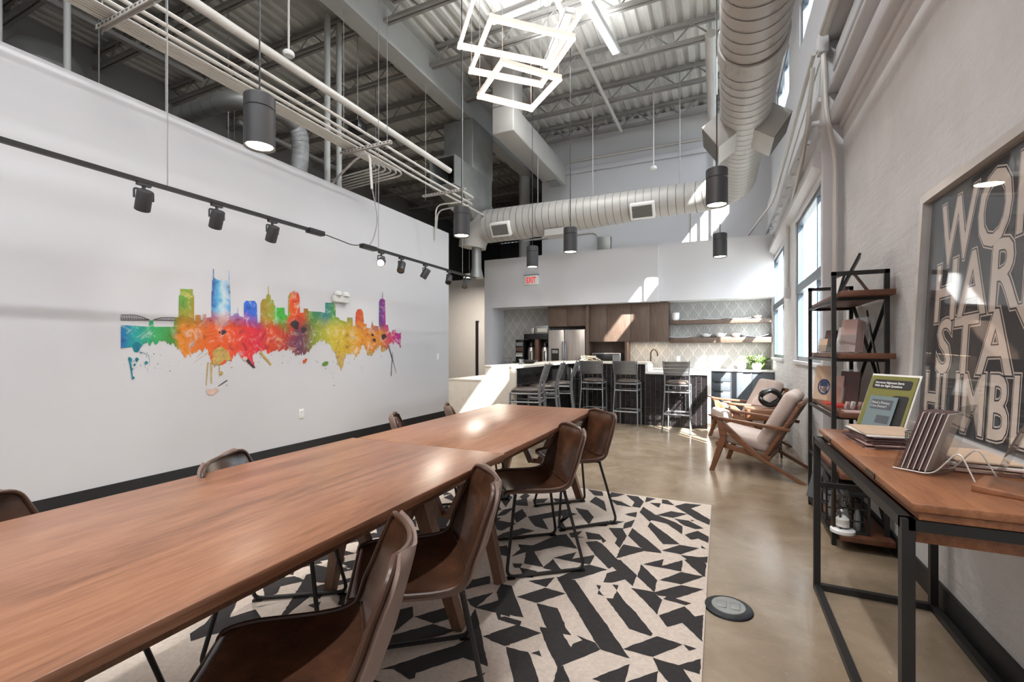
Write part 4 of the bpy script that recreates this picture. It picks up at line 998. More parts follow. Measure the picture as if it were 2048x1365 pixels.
base_cab(-.75, -.22, 'doors', 'narrow slate base cabinet behind the low end of the bar'); base_cab(-.22, .17, 'drawers', 'slate drawer cabinet just right of the bar end'); base_cab(.17, RWW - .006, 'doors', 'slate two door cabinet in the corner by the window')
base_cab(-4.6, -3.40, 'doors', 'slate base cabinet below the coffee machines')
def wall_cab(x0, x1, z0, z1, xs, label, y0=9.24):
    t = thing('wall_cabinet', label, 'cabinet', ((x0 + x1) / 2, 9.36, z0), 'brown laminate kitchen cabinets'); B().box(x0, x1, y0 + .02, YK, z0, z1).build('body', M['cab'], t)
    e = [x0] + xs + [x1]
    for a, c_ in zip(e[:-1], e[1:]): B().box(a + .003, c_ - .003, y0, y0 + .02, z0 + .002, z1 - .002).build('door', M['cab'], t, bevel=.002)
    return t
wall_cab(-3.38, -2.52, 1.77, 2.20, [-2.95], 'brown wall cabinet above the fridge')
tp = tag(B().box(-2.52, -2.46, 9.16, YK, 0, 2.20).build('tall_panel', M['cab'], bevel=.002), 'tall brown end panel right of the fridge', 'panel')
wall_cab(-2.46, -.91, 1.44, 2.20, [-2.10, -1.62, -1.25], 'wide brown wall cabinet catching sun patches, right of the fridge')
nk = thing('microwave_niche', 'brown laminate niche around the microwave', 'niche', (-2.05, 9.36, .914)); B().box(-2.46, -1.74, YK - .02, YK, .914, 1.44).build('back_panel', M['cab'], nk); B().box(-1.74, -1.70, 9.26, YK, .914, 1.44).build('side_panel', M['cab'], nk)
YR = 9.22
fr = thing('refrigerator', 'stainless french door refrigerator with dark dispenser', 'refrigerator', (-2.91, 9.3, 0))
B().box(-3.345, -2.535, YR + .02, YK - .01, 0, 1.69).build('body', M['galvdark'], fr)
for a, c_ in ((-3.345, -2.985), (-2.98, -2.535)): B().box(a + .003, c_ - .003, YR - .05, YR + .02, .70, 1.70).build('door', M['stainless'], fr, bevel=.008)
B().box(-3.342, -2.538, YR - .05, YR + .02, .05, .69).build('freezer_drawer', M['stainless'], fr, bevel=.008)
for x_ in (-3.015, -2.95): B().tube(fillet([(x_, YR - .05, .85), (x_, YR - .10, .9), (x_, YR - .10, 1.40), (x_, YR - .05, 1.45)], .03), .011, 8).build('handle', M['steel'], fr)
dp = B().box(-3.27, -3.10, YR - .056, YR - .05, .92, 1.30).build('dispenser', M['coffee'], fr); B().box(-3.25, -3.12, YR - .06, YR - .056, 1.20, 1.27).build('dispenser_panel', M['galvdark'], dp)
B().lathe([(.012, 0), (.012, .003), (0, .003)], (-2.60, YR - .052, 1.62), 12).build('badge', M['alum'], fr)
mw = thing('microwave', 'silver microwave oven in the cabinet niche', 'microwave', (-2.12, 9.4, .914))
B().box(-2.41, -1.82, 9.20 + .05, YK - .04, .914, 1.21).build('case', M['stainless'], mw, bevel=.006); B().box(-2.39, -1.98, 9.20 + .035, 9.20 + .05, .935, 1.185).build('door', M['coffee'], mw, bevel=.003); B().box(-1.97, -1.84, 9.20 + .04, 9.20 + .05, .935, 1.185).build('control_panel', M['galvdark'], mw)
B().box(-2.395, -1.84, 9.20 + .02, 9.20 + .036, 1.185, 1.20).build('handle', M['steel'], mw)
tpq = thing('kitchen_tap', 'slim bronze gooseneck tap behind the bar', 'tap', (-1.27, 9.45, .914)); B().tube(fillet([(-1.27, 9.5, .914), (-1.27, 9.5, 1.24), (-1.19, 9.46, 1.30), (-1.13, 9.43, 1.22), (-1.13, 9.43, 1.15)], .08, 6), .013, 10).build('spout', M['bronze'], tpq); B().lathe([(.025, .914), (.022, .935), (0, .935)], (-1.27, 9.5, 0), 16).build('base', M['bronze'], tpq); B().bar((-1.25, 9.5, .97), (-1.2, 9.5, 1.0), .01, .01).build('lever', M['bronze'], tpq)
# floating shelves
for z0, z1, lb in ((1.775, 1.85, 'upper floating wood shelf on the patterned wall'), (1.41, 1.51, 'lower floating wood shelf on the patterned wall')):
    tag(B().box(-.895, RWW - .008, 9.40, YK, z0, z1).build('floating_shelf', M['cab'], bevel=.003), lb, 'shelf')
light('shelf_light', 'AREA', (0, 9.5, 1.405), 2.2, (1, .82, .62), size=1.5, size_y=.04); light('cabinet_light', 'AREA', (-1.3, 9.4, 1.435), 3.2, (1, .8, .6), size=.75, size_y=.05)
def xs_at(u, y): return at(u, 600, y=y).x
def plate(u, zz, w_, d_, h_, label, name='serving_plate', cat='plate', curve=.5):
    x_ = xs_at(u, 9.47)
    def f(i, j): return (x_ + (i - .5) * w_, 9.525 + (j - .5) * d_, zz + .0095 + h_ * (abs(2 * i - 1) ** 2.2 * .8 + abs(2 * j - 1) ** 2.2 * .2 * curve))
    tag(B().grid(13, 9, f, .008).build(name, M['white']), label, cat)
def bowl(u, zz, r_, h_, label, sq=True, name='bowl'):
    x_ = xs_at(u, 9.47)
    def f(i, j):
        a = 2 * PI * i; rr_ = .35 + .65 * j ** .7; k_ = 1 + (.18 * abs(math.cos(2 * a)) if sq else 0) * j
        return (x_ + r_ * rr_ * k_ * math.cos(a), 9.525 + r_ * rr_ * k_ * .8 * math.sin(a), zz + .007 + h_ * j ** 1.6 * (1 + (.35 * abs(math.cos(2 * a)) ** 2 if sq else 0)))
    b = B().grid(28, 7, f, closed_u=True); vs0 = len(b.v) - 28 * 7; b.f.append(tuple(vs0 + k_ * 7 for k_ in range(28))); b.sm.append(True)
    tag(b.build(name, M['white'], angle=1.3), label, 'bowl')
x_ = xs_at(1351, 9.47); tag(B().lathe([(.05, 1.851), (.068, 1.87), (.076, 1.92), (.074, 2.0), (.068, 2.0), (.066, 1.90), (0, 1.88)], (x_, 9.47, 0), 20).build('vase', M['white']), 'white faceted ceramic pot at the left end of the upper shelf', 'pot')
plate(1380, 1.85, .30, .2, .012, 'flat white plate next to the pot on the upper shelf'); plate(1430, 1.85, .42, .2, .03, 'long curved white plate in the middle of the upper shelf')
plate(1480, 1.85, .36, .2, .025, 'white platter in the sun on the upper shelf'); bowl(1515, 1.85, .075, .05, 'white bowl at the window end of the upper shelf', False)
plate(1361, 1.51, .40, .22, .018, 'flat white platter at the left end of the lower shelf'); bowl(1412, 1.51, .095, .055, 'square pointed white bowl, left of two on the lower shelf'); bowl(1440, 1.51, .105, .06, 'square pointed white bowl, right of two on the lower shelf')
bowl(1472, 1.51, .085, .07, 'plain white bowl in the sun on the lower shelf', False); plate(1510, 1.51, .42, .2, .05, 'large upturned white platter at the window end of the lower shelf')
# coffee things on the left worktop
cm = thing('coffee_dispenser', 'black coffee bean dispenser with brown front, leftmost coffee machine', 'coffee machine', (-4.0, 9.35, .914))
B().box(-4.11, -3.92, 9.18, 9.55, .914, 1.50).build('case', M['coffee'], cm, bevel=.008)
for z_, mm in ((1.36, 'galvdark'), (1.25, 'brownpanel'), (1.13, 'stainless')): B().box(-4.09, -3.94, 9.168, 9.18, z_, z_ + .08).build('label_panel', M[mm], cm)
for k_ in range(4): B().cyl((-4.08 + k_ * .043, 9.16, 1.16), (-4.08 + k_ * .043, 9.16, 1.13), .012, n=8).build('dispensing_tap', M['white'], cm)
br = thing('coffee_brewer', 'twin coffee brewer with two silver thermal servers', 'coffee machine', (-3.6, 9.35, .914))
B().box(-3.90, -3.35, 9.40, 9.6, .914, 1.62).build('body', M['coffee'], br, bevel=.006); B().box(-3.90, -3.35, 9.15, 9.6, 1.50, 1.62).build('head', M['coffee'], br, bevel=.006); B().box(-3.64, -3.56, 9.14, 9.42, .914, 1.50).build('control_tower', M['brownpanel'], br, bevel=.004)
B().box(-3.78, -3.68, 9.2, 9.5, 1.62, 1.75).build('hopper', M['stainless'], br, bevel=.005); B().box(-3.66, -3.36, 9.2, 9.5, 1.62, 1.80).build('grinder_hopper', M['galvdark'], br, bevel=.01); B().box(-3.60, -3.38, 9.19, 9.2, 1.66, 1.74).build('hopper_front', M['quartz'], br)
for x_ in (-3.77, -3.45):
    sv = B().lathe([(.075, .93), (.078, .96), (.078, 1.28), (.06, 1.33), (0, 1.34)], (x_, 9.27, 0), 20).build('server', M['stainless'], br); B().lathe([(.05, 1.34), (.055, 1.37), (.03, 1.44), (0, 1.45)], (x_, 9.27, 0), 14).build('server_lid', M['coffee'], sv)
    B().lathe([(.08, .914), (.08, .93), (0, .93)], (x_, 9.27, 0), 16).build('server_stand', M['coffee'], br); B().tube(fillet([(x_ + .03, 9.19, 1.24), (x_ + .03, 9.14, 1.24), (x_ + .03, 9.14, 1.06), (x_ + .03, 9.19, 1.06)], .02), .009, 6).build('server_handle', M['coffee'], sv)
wb = thing('wire_basket', 'clear wire rack of coffee pods on the bar, far left', 'basket', (-2.75, 5.75, 1.067))
bx0, by0, zz = -2.70, 5.9, 1.068
wb.location = (-4.35, 9.3, .914); ORG[wb.name] = V((-4.35, 9.3, .914))
b = B()
for z_ in (.92, 1.0, 1.09): b.tube(fillet([(-4.45, 9.2, z_), (-4.25, 9.2, z_), (-4.25, 9.38, z_), (-4.45, 9.38, z_)], .03, 4, closed=True), .004, 5, closed=True)
for x_, y_ in ((-4.45, 9.2), (-4.25, 9.2), (-4.25, 9.38), (-4.45, 9.38)): b.tube([(x_, y_, .914), (x_, y_, 1.09)], .004, 5)
b.build('wire_frame', M['steel'], wb)
rr = random.Random(2)
for k_ in range(9): B().lathe([(.018, 0), (.025, .035), (0, .036)], (-4.42 + (k_ % 3) * .07, 9.24 + (k_ // 3) * .05, .925 + .02 * (k_ % 2)), 10).build('pod', M['galvdark'], wb)
tag(B().lathe([(.055, .914), (.06, 1.01), (.05, 1.012), (.048, .93), (0, .925)], (-4.17, 9.3, 0), 18).build('green_jar', M['leaf']), 'small green tub beside the wire basket', 'tub')
tag(B().lathe([(.04, .914), (.045, 1.02), (.038, 1.02), (.035, .93), (0, .925)], (-4.06, 9.12, 0), 16).build('paper_cup', M['coffee']), 'black cup in front of the coffee bean dispenser', 'cup')
x_ = -3.30
tag(B().lathe([(.06, 1.068), (.12, 1.10), (.13, 1.125), (.124, 1.125), (.115, 1.105), (0, 1.085)], (-2.62, 6.35, 0), 22).build('dark_bowl', M['coffee']), 'black bowl on the bar top near the coffee machines', 'bowl')
tag(B().lathe([(.035, 1.068), (.03, 1.10), (.038, 1.14), (.03, 1.14), (.026, 1.09), (0, 1.08)], (-2.62, 6.05, 0), 16).build('drinking_glass', M['steel']), 'small pale tumbler on the bar top beside the black bowl', 'tumbler')
orn = thing('loop_ornament', 'pale wooden loop ornament lying on the bar corner before the fridge', 'ornament', (-2.2, 8.2, 1.067)); rr = random.Random(9)
for k_ in range(5):
    a0 = rr.uniform(0, PI); pts = []
    for q in range(24):
        a = 2 * PI * q / 24; pts.append(V((-2.22 + .04 * (k_ - 2) + .16 * math.cos(a) * math.cos(a0) - .06 * math.sin(a) * math.sin(a0), 8.22 + .1 * math.sin(a) + .05 * math.cos(a) * math.sin(a0), 1.105 + .045 * math.sin(a + k_) - .004 * k_)))
    zmin = min(p.z for p in pts); pts = [p + V((0, 0, 1.0735 - zmin)) for p in pts]
    B().tube(pts, .0065, 6, closed=True).build('loop', M['wicker'], orn)
def plant(x_, y_, potmat, r_, h_, nl, ll, label, mats):
    t = thing('potted_plant', label, 'plant', (x_, y_, .914)); B().lathe([(r_ * .7, .914), (r_, .914 + h_ * .5), (r_ * .92, .914 + h_), (r_ * .8, .914 + h_), (0, .914 + h_ * .8)], (x_, y_, 0), 18).build('pot', M[potmat], t)
    rr = random.Random(int(x_ * 1000) + nl)
    for k_ in range(nl):
        a = rr.uniform(0, 2 * PI); el = rr.uniform(.25, 1.35); L = ll * rr.uniform(.6, 1.1); d = V((math.cos(a) * math.cos(el), math.sin(a) * math.cos(el), math.sin(el))); sd_ = V((-math.sin(a), math.cos(a), 0)); p0 = V((x_, y_, .914 + h_ * .85)) + d * r_ * .3
        w_ = L * .13; m_ = p0 + d * L * .5 + V((0, 0, .01)); e_ = p0 + d * L - V((0, 0, L * .18)); up = sd_.cross(d) * .004
        B().add([p0, m_ + sd_ * w_, m_ - sd_ * w_, e_, m_ + up * 3], [(0, 1, 4), (0, 4, 2), (1, 3, 4), (4, 3, 2)], True).build('leaf', M[mats[k_ % len(mats)]], t)
plant(.36, 9.30, 'white', .075, .11, 34, .16, 'white potted succulent left of the group by the window', ('leaf2', 'wicker')); plant(.52, 9.42, 'leaf', .07, .10, 40, .24, 'spiky green plant in the middle of the plants by the window', ('leaf', 'leaf2'))
plant(.60, 9.24, 'white', .08, .12, 40, .17, 'white potted leafy plant, second from the window corner', ('leaf2', 'leaf')); plant(.69, 9.46, 'leaf', .07, .12, 46, .22, 'bushy green plant in the corner by the window', ('leaf',))
for (u, v, yy, nm, lb) in ((1357, 718, YK, 'wall_outlet', 'white wall outlet on the patterned wall between tap and plants'),):
    p = at(u, v, y=yy); t = thing(nm, lb, 'outlet', (p.x, yy, p.z)); B().box(p.x - .035, p.x + .035, yy - .008, yy, p.z - .055, p.z + .055).build('plate', M['plastic'], t, bevel=.002); B().box(p.x - .016, p.x + .016, yy - .011, yy - .008, p.z - .035, p.z + .035).build('sockets', M['paperwhite'], t)
# exit sign
p = at(1064, 561, y=9.02); ex = thing('exit_sign', 'red lettered EXIT sign on the white kitchen header', 'exit sign', (p.x, 9.02, p.z - .1))
B().box(p.x - .15, p.x + .15, 8.965, 9.02, p.z - .10, p.z + .10).build('case', M['plastic'], ex, bevel=.006); B().box(p.x - .16, p.x + .16, 8.955, 9.02, p.z + .10, p.z + .115).build('top_cap', M['galvdark'], ex)
M['exitred'] = emit('exit_red_glow', (214, 30, 24), .7)
text('EXIT', .17, lambda a, c_, o_: V((p.x + a, 8.963, p.z - .06 + c_)), 'lettering', M['exitred'], ex, offset=.004, sx=.62, align='CENTER')
# ================================================================ mural wall
def W(x_, y_): return at(200 + x_ / 2.926, 520 + y_ / 2.926, x=LW + .003)
def vp(x_): return (W(x_, 300).y - 2.19) / (6.07 - 2.19)
mu = thing('skyline_mural', 'colourful watercolour city skyline mural printed on the left wall', 'mural', (LW + .003, 2.19, 1.0))
def ramp_stops(lst): return [(max(0, min(1, vp(x_))), lin(c_)) for x_, c_ in lst]
k = N('watercolour_print'); tc = k.n('ShaderNodeTexCoord'); sp = k.n('ShaderNodeSeparateXYZ'); k.l(tc.outputs['Object'], sp.inputs[0])
nA = k.noise(tc.outputs['Object'], 4.5, 5, .65, 1.2); nB = k.noise(tc.outputs['Object'], 7, 6, .72, .9); nC = k.noise(tc.outputs['Object'], 2.2, 3, .6, .6)
yy = k.math('ADD', k.math('DIVIDE', sp.outputs['Y'], 3.88), k.math('MULTIPLY', k.math('SUBTRACT', nA, .5), .05))
zz = k.math('ADD', sp.outputs['Z'], k.math('MULTIPLY', k.math('SUBTRACT', nC, .5), .35))
up_ = k.ramp(yy, ramp_stops([(122, '3a8c6a'), (440, '6a7a2a'), (470, '5aa03c'), (560, 'a08a28'), (650, '3a62b0'), (690, '5ab4dc'), (720, 'c8dce4'), (770, '4a9ad8'), (850, '2a6ad8'), (925, '3a6cc8'), (945, 'a8863c'), (1010, '9a9a2c'), (1035, '3cb848'), (1090, '4ab040'), (1105, 'e05a24'), (1180, 'd84a22'), (1230, '4a8a30'), (1320, '2a7a82'), (1380, '5a9a38'), (1470, '7a8a2a'), (1500, 'c84a22'), (1560, 'c06a20'), (1640, '5a3a80'), (1690, 'c02a8a'), (1762, '9a2a8a')]))
lo_ = k.ramp(yy, ramp_stops([(122, '1f6aa8'), (200, '1fa0a0'), (330, '3aa860'), (430, '4a8a34'), (470, 'e08a28'), (560, 'dc7a24'), (650, 'e8682a'), (760, 'e85a2c'), (850, 'e43a3a'), (930, 'dc2c48'), (1000, 'e0502a'), (1100, 'a83a34'), (1150, '6a3a5a'), (1200, '7a4a52'), (1260, '8a9a34'), (1350, 'c8b83c'), (1450, 'd0a82c'), (1540, 'd88a28'), (1650, 'd07a28'), (1700, 'c83a6a'), (1762, 'b02a90')]))
f_ = k.ramp(zz, [(.52, (0, 0, 0, 1)), (.72, (1, 1, 1, 1))])
c = k.mix(f_, lo_, up_)
c = k.mix(k.math('MULTIPLY', k.ramp(nB, [(.52, (0, 0, 0, 1)), (.66, (1, 1, 1, 1))]), .5), c, k.ramp(nA, [(.35, lin('f4d060')), (.5, lin('f0f0e8')), (.65, lin('58c0d8'))]))
c = k.mix(k.math('MULTIPLY', k.ramp(nB, [(.33, (1, 1, 1, 1)), (.45, (0, 0, 0, 1))]), .62), c, k.ramp(nC, [(.4, lin('2a2a5a')), (.6, lin('5a2a2a'))]))
k.base(c); M['mural'] = k.set(.7)
TOP = '''437 340 460 335 462 210 470 205 470 170 543 172 545 205 551 210 551 355 558 360 558 323 590 323 590 350 602 350 602 318 622 318 622 340 652 335 653 185 657 180 657 120 662 118 662 52 666 52 668 105 690 118 750 122 753 105 754 65 757 65 757 122 762 180 765 330 780 325 780 315 806 312 806 283 808 283 808 312 818 330 842 335 842 255 855 240 905 240 918 258 922 370 938 365 940 255 950 232 972 228 975 205 983 200 984 155 987 155 988 200 998 208 1000 232 1015 236 1020 265 1027 270 1030 360 1033 280 1080 280 1083 318 1100 330 1102 218 1112 195 1135 180 1160 192 1168 218 1171 312 1192 308 1192 285 1216 285 1218 300 1290 305 1318 310 1318 250 1365 252 1378 265 1380 335 1400 340 1402 350 1445 365 1447 338 1478 338 1480 385 1493 388 1497 310 1508 290 1530 288 1540 310 1545 375 1560 375 1562 400 1585 400 1590 370 1593 352 1596 370 1600 385 1632 390 1633 245 1640 230 1652 228 1653 190 1655 190 1656 228 1668 235 1672 380 1686 382 1690 420 1708 425 1710 412 1730 408 1732 428 1752 432 1762 425'''
BOT = '''1760 515 1740 490 1700 490 1680 530 1650 545 1640 500 1600 545 1575 560 1540 500 1500 570 1480 540 1440 560 1410 640 1380 560 1350 500 1290 470 1250 500 1220 540 1150 560 1100 520 1060 530 1000 545 960 530 920 540 890 555 907 630 890 625 850 580 800 545 760 590 700 610 660 610 640 560 630 520 560 545 490 570 470 530 430 490 360 480 300 490 240 500 230 535 195 530 190 510 122 518 122 382 205 386 285 392 290 355 312 355 315 392 430 392'''
def pts_of(s_): q = [float(x_) for x_ in s_.split()]; return list(zip(q[::2], q[1::2]))
rr = random.Random(11); tp_, bt_ = pts_of(TOP), pts_of(BOT); poly = list(tp_)
for i, q in enumerate(bt_):
    pr = bt_[i - 1] if i else tp_[-1]
    if 0 < i < len(bt_) - 9:
        L = math.hypot(q[0] - pr[0], q[1] - pr[1]); n_ = max(2, int(L / 7))
        for k_ in range(1, n_):
            t = k_ / n_; poly.append((lerp(pr[0], q[0], t) + rr.uniform(-3, 3), lerp(pr[1], q[1], t) + rr.choice((-1, 1)) * rr.uniform(2, 13)))
    poly.append(q)
bm = bmesh.new(); bvs = [bm.verts.new(W(*q)) for q in poly]; es = [bm.edges.new((bvs[i - 1], bvs[i])) for i in range(len(bvs))]
r_ = bmesh.ops.triangle_fill(bm, use_beauty=True, use_dissolve=False, edges=es)
bm.verts.index_update(); b = B(); b.add([v_.co.copy() for v_ in bm.verts], [tuple(v_.index for v_ in (f.verts if f.normal.x >= 0 else reversed(f.verts))) for f in bm.faces]); bm.free()
b.build('skyline', M['mural'], mu)
LAY = .0006
def strokes(lst, name, mat):
    global LAY
    b = B(); LAY += .00012; ex_ = LAY
    for x0, y0, x1, y1, w0, w1 in lst:
        dx, dy = x1 - x0, y1 - y0; L = math.hypot(dx, dy) or 1; nx, ny = -dy / L, dx / L; n_ = 4
        ps = [(lerp(x0, x1, t / n_) + rr.uniform(-1, 1), lerp(y0, y1, t / n_), lerp(w0, w1, t / n_)) for t in range(n_ + 1)]
        A = [W(p_[0] + nx * p_[2], p_[1] + ny * p_[2]) for p_ in ps]; Bq = [W(p_[0] - nx * p_[2], p_[1] - ny * p_[2]) for p_ in ps]
        b.add([V((LW + .003 + ex_, q.y, q.z)) for q in A + Bq], [(i, i + 1, n_ + 2 + i, n_ + 1 + i) for i in range(n_)])
    return tag(b.build(name, mat, mu), kind='stuff')
def blobs(lst, name, mat):
    global LAY
    b = B()
    for x_, y_, r_ in lst:
        LAY += .00002
        n_ = 14; ph = rr.uniform(0, 6)
        b.add([W(x_ + r_ * (1 + .22 * math.sin(3 * a + ph)) * math.cos(a), y_ + r_ * (1 + .22 * math.cos(2 * a + ph)) * math.sin(a)) + V((LAY, 0, 0)) for a in [2 * PI * k_ / n_ for k_ in range(n_)]], [tuple(range(n_))])
    return tag(b.build(name, mat, mu), kind='stuff')
M['teal'] = plain('teal_ink', (26, 122, 140), .7, var=.3, scale=20); M['ochre'] = plain('ochre_ink', (190, 160, 90), .7, var=.3, scale=20); M['ink'] = plain('dark_ink', (64, 52, 56), .7, var=.2); M['rosy'] = plain('rose_ink', (214, 182, 168), .7, var=.15); M['vermil'] = plain('vermilion_ink', (214, 92, 48), .7, var=.2); M['mossy'] = plain('moss_ink', (96, 140, 50), .7, var=.2)
br_ = [(122, 352, 287, 354, 2, 2), (122, 341, 287, 350, 1.2, 1.2), (310, 352, 437, 356, 2, 2)]
for i in range(12):
    xa, xb = 122 + i * 14, 136 + i * 14; f = lambda x_: 323 + max(0, (x_ - 200)) ** 1.45 * .043
    br_ += [(xa, f(xa), xb, f(xb), 1.6, 1.6), (xa, f(xa), xa, 352, .9, .9), (xa, 352, xb, f(xb), .7, .7)]
for i in range(9):
    xa, xb = 312 + i * 14, 326 + i * 14; f = lambda x_: 338 + max(0, (365 - x_)) ** 1.6 * .028
    br_ += [(xa, f(xa), xb, f(xb), 1.6, 1.6), (xa, f(xa), xa, 354, .9, .9), (xa, 354, xb, f(xb), .7, .7)]
strokes(br_, 'bridge', M['ink'])
blobs([(215, 510, 26), (215, 585, 11), (202, 615, 7), (270, 602, 9), (178, 585, 12), (195, 690, 8), (190, 640, 5), (240, 545, 4)] + [(rr.uniform(130, 420), rr.uniform(540, 660), rr.uniform(1, 3.5)) for _ in range(24)], 'teal_splashes', M['teal'])
strokes([(172, 570, 190, 700, 7, 3), (200, 530, 250, 545, 1, 1), (285, 560, 290, 600, 1, 1), (290, 600, 260, 618, 1, 1), (250, 540, 285, 560, 1, 1)], 'teal_drips', M['teal'])
blobs([(700, 560, 46), (680, 590, 26), (740, 570, 24), (710, 664, 10), (1578, 545, 16), (1660, 525, 12)], 'ochre_splashes', M['ochre'])
strokes([(632, 600, 620, 735, 4, 2), (650, 600, 652, 725, 6, 3), (698, 610, 700, 685, 3, 2), (1405, 560, 1412, 650, 14, 1), (1380, 520, 1395, 620, 8, 1), (1430, 540, 1420, 630, 7, 1), (650, 530, 545, 605, 1, .6), (600, 540, 560, 575, 1, .5), (935, 540, 1000, 615, 8, 6)], 'ochre_drips', M['ochre'])
blobs([(650, 775, 22), (675, 765, 14), (630, 768, 9), (770, 630, 6), (850, 580, 16)], 'rose_splashes', M['rosy'])
strokes([(690, 740, 745, 706, 2, 3), (1690, 500, 1735, 665, 1.6, .8), (1712, 540, 1703, 680, 1, 2), (1680, 495, 1720, 610, 1, .6), (860, 585, 902, 632, 9, 6)], 'ink_drips', M['ink'])
blobs([(722, 424, 15), (1142, 380, 24), (1190, 410, 16), (1660, 450, 15), (1605, 470, 10), (1595, 440, 8), (700, 425, 6)] + [(rr.uniform(460, 1750), rr.uniform(545, 640), rr.uniform(.8, 2.8)) for _ in range(46)] + [(1370, 735, 3), (740, 735, 3), (408, 650, 3), (1365, 690, 2), (1362, 665, 2)], 'ink_specks', M['ink'])
blobs([(1195, 595, 11), (1205, 585, 7)], 'vermilion_specks', M['vermil']); blobs([(1318, 608, 14), (1305, 612, 7), (1330, 600, 6)], 'moss_specks', M['mossy'])
# fittings on the mural wall
def wall_plate(u, v, w_, h_, name, label, cat):
    p = at(u, v, x=LW); t = thing(name, label, cat, (LW, p.y, p.z - h_ / 2)); B().box(LW, LW + .008, p.y - w_ / 2, p.y + w_ / 2, p.z - h_ / 2, p.z + h_ / 2).build('plate', M['plastic'], t, bevel=.002); return t, p
t, p = wall_plate(602, 828, .075, .118, 'wall_outlet', 'white wall outlet low on the mural wall above the baseboard', 'outlet')
for dz in (-.022, .022): B().box(LW + .008, LW + .011, p.y - .016, p.y + .016, p.z + dz - .015, p.z + dz + .015).build('socket', M['paperwhite'], t); B().box(LW + .011, LW + .0115, p.y - .006, p.y - .003, p.z + dz - .006, p.z + dz + .006).build('slot', M['ink'], t)
t, p = wall_plate(876, 714, .075, .118, 'light_switch', 'white light switch near the end of the mural wall', 'switch'); B().box(LW + .008, LW + .013, p.y - .012, p.y + .012, p.z - .03, p.z + .03).build('rocker', M['paperwhite'], t)
p = at(678, 597, x=LW); t = thing('emergency_light', 'white twin emergency light above the skyline mural', 'emergency light', (LW, p.y, p.z - .08)); B().box(LW, LW + .06, p.y - .13, p.y + .13, p.z - .06, p.z + .03).build('case', M['plastic'], t, bevel=.01)
for dy in (-.07, .07):
    h = B().lathe([(.02, .03), (.05, .0), (.05, -.03), (0, -.03)], (LW + .06, p.y + dy, p.z + .06), 16).build('lamp_head', M['plastic'], t)
# ================================================================ bookcase
bk = thing('bookcase', 'industrial bookcase of black metal frame and dark wood shelves by the pier', 'bookcase', (.83, 4.0, 0))
X0, X1, Y0, Y1, ZT = .677, .955, 3.585, 4.444, 1.785; r_ = .0125
def sq(p0, p1): return B().bar(p0, p1, .025, .025)
for y in (Y0, Y1):
    b = B()
    b.bar((X0, y, 0), (X0, y, ZT), .025, .025); b.bar((X1, y, 0), (X1, y, ZT), .025, .025); b.bar((X0 - .0125, y, ZT - .012), (X1 + .0125, y, ZT - .012), .025, .025)
    b.build('end_frame', M['black'], bk)
SH = [.10, .49, .88, 1.255, 1.65]
for i, z in enumerate(SH):
    B().box(X0 + .02, X1 + .02, Y0 - .10, Y1 + .06, z - .035, z).build('shelf', M['shelfwood'], bk, bevel=.003)
    for y in (Y0, Y1): B().bar((X0, y, z - .045), (X1, y, z - .045), .02, .02).build('shelf_bearer', M['black'], bk)
    B().bar((X0, Y0, z - .045), (X0, Y1, z - .045), .018, .018).build('front_rail', M['black'], bk)
B().bar((X1, Y0 + .01, SH[2]), (X1, (Y0 + Y1) / 2, SH[3] + .3), .02, .008, (1, 0, 0)).build('cross_brace', M['black'], bk)
for za, zb in ((SH[0], SH[2]), (SH[2] + .02, SH[4])):
    B().bar((X1 + .008, Y0, za), (X1 + .008, Y1, zb), .008, .022, (1, 0, 0)).build('cross_brace', M['black'], bk); B().bar((X1 + .014, Y1, za), (X1 + .014, Y0, zb), .008, .022, (1, 0, 0)).build('cross_brace', M['black'], bk)
def card(name, c, w_, h_, t_, rz, lean, mat, label=None, cat=None, group=None, parent=None):
    """upright sheet standing on its lower edge at c, facing rz, leaning back"""
    m = Matrix.Rotation(rz, 3, 'Z') @ Matrix.Rotation(-lean, 3, 'Y')
    b = B().obox(V(c) + m @ V((t_ / 2, 0, h_ / 2)) + V((0, 0, t_ * abs(math.sin(lean)))), (t_, w_, h_), m); o = b.build(name, M[mat], parent)
    if label: tag(o, label, cat, group)
    return o, m
def face(c, m, t_=.0, lean=0): return lambda a, c_, o_: V(c) + m @ V((o_, 0, c_)) + m @ V((0, a, 0))
FZ = PI + .45        # facing the camera side
# --- top shelf: two display frames on easels
def easel(x_, y_, z, w_, h_, rz, lean, label, mat='paperwhite'):
    t = thing('display_frame', label, 'picture frame', (x_, y_, z))
    o, m = card('frame', (x_, y_, z), w_, h_, .014, rz, lean, 'black', parent=t); card('sheet', V((x_, y_, z)) + m @ V((.0145, 0, .012)), w_ - .03, h_ - .03, .001, rz, lean, mat, parent=t)
    q = V((x_, y_, z)); B().bar(q + m @ V((0, 0, h_ * .6)), q + Matrix.Rotation(rz, 3, 'Z') @ V((-h_ * .55, 0, .012)), .11, .01, (0, 0, 1)).build('easel_leg', M['shelfwood'], t)
easel(.80, 4.20, SH[4], .15, .20, PI + .1, .25, 'small black display frame with white sheet on the top shelf, further one'); easel(.745, 3.74, SH[4], .20, .27, PI - .2, .42, 'larger black display frame seen from behind on the top shelf', 'papertan')
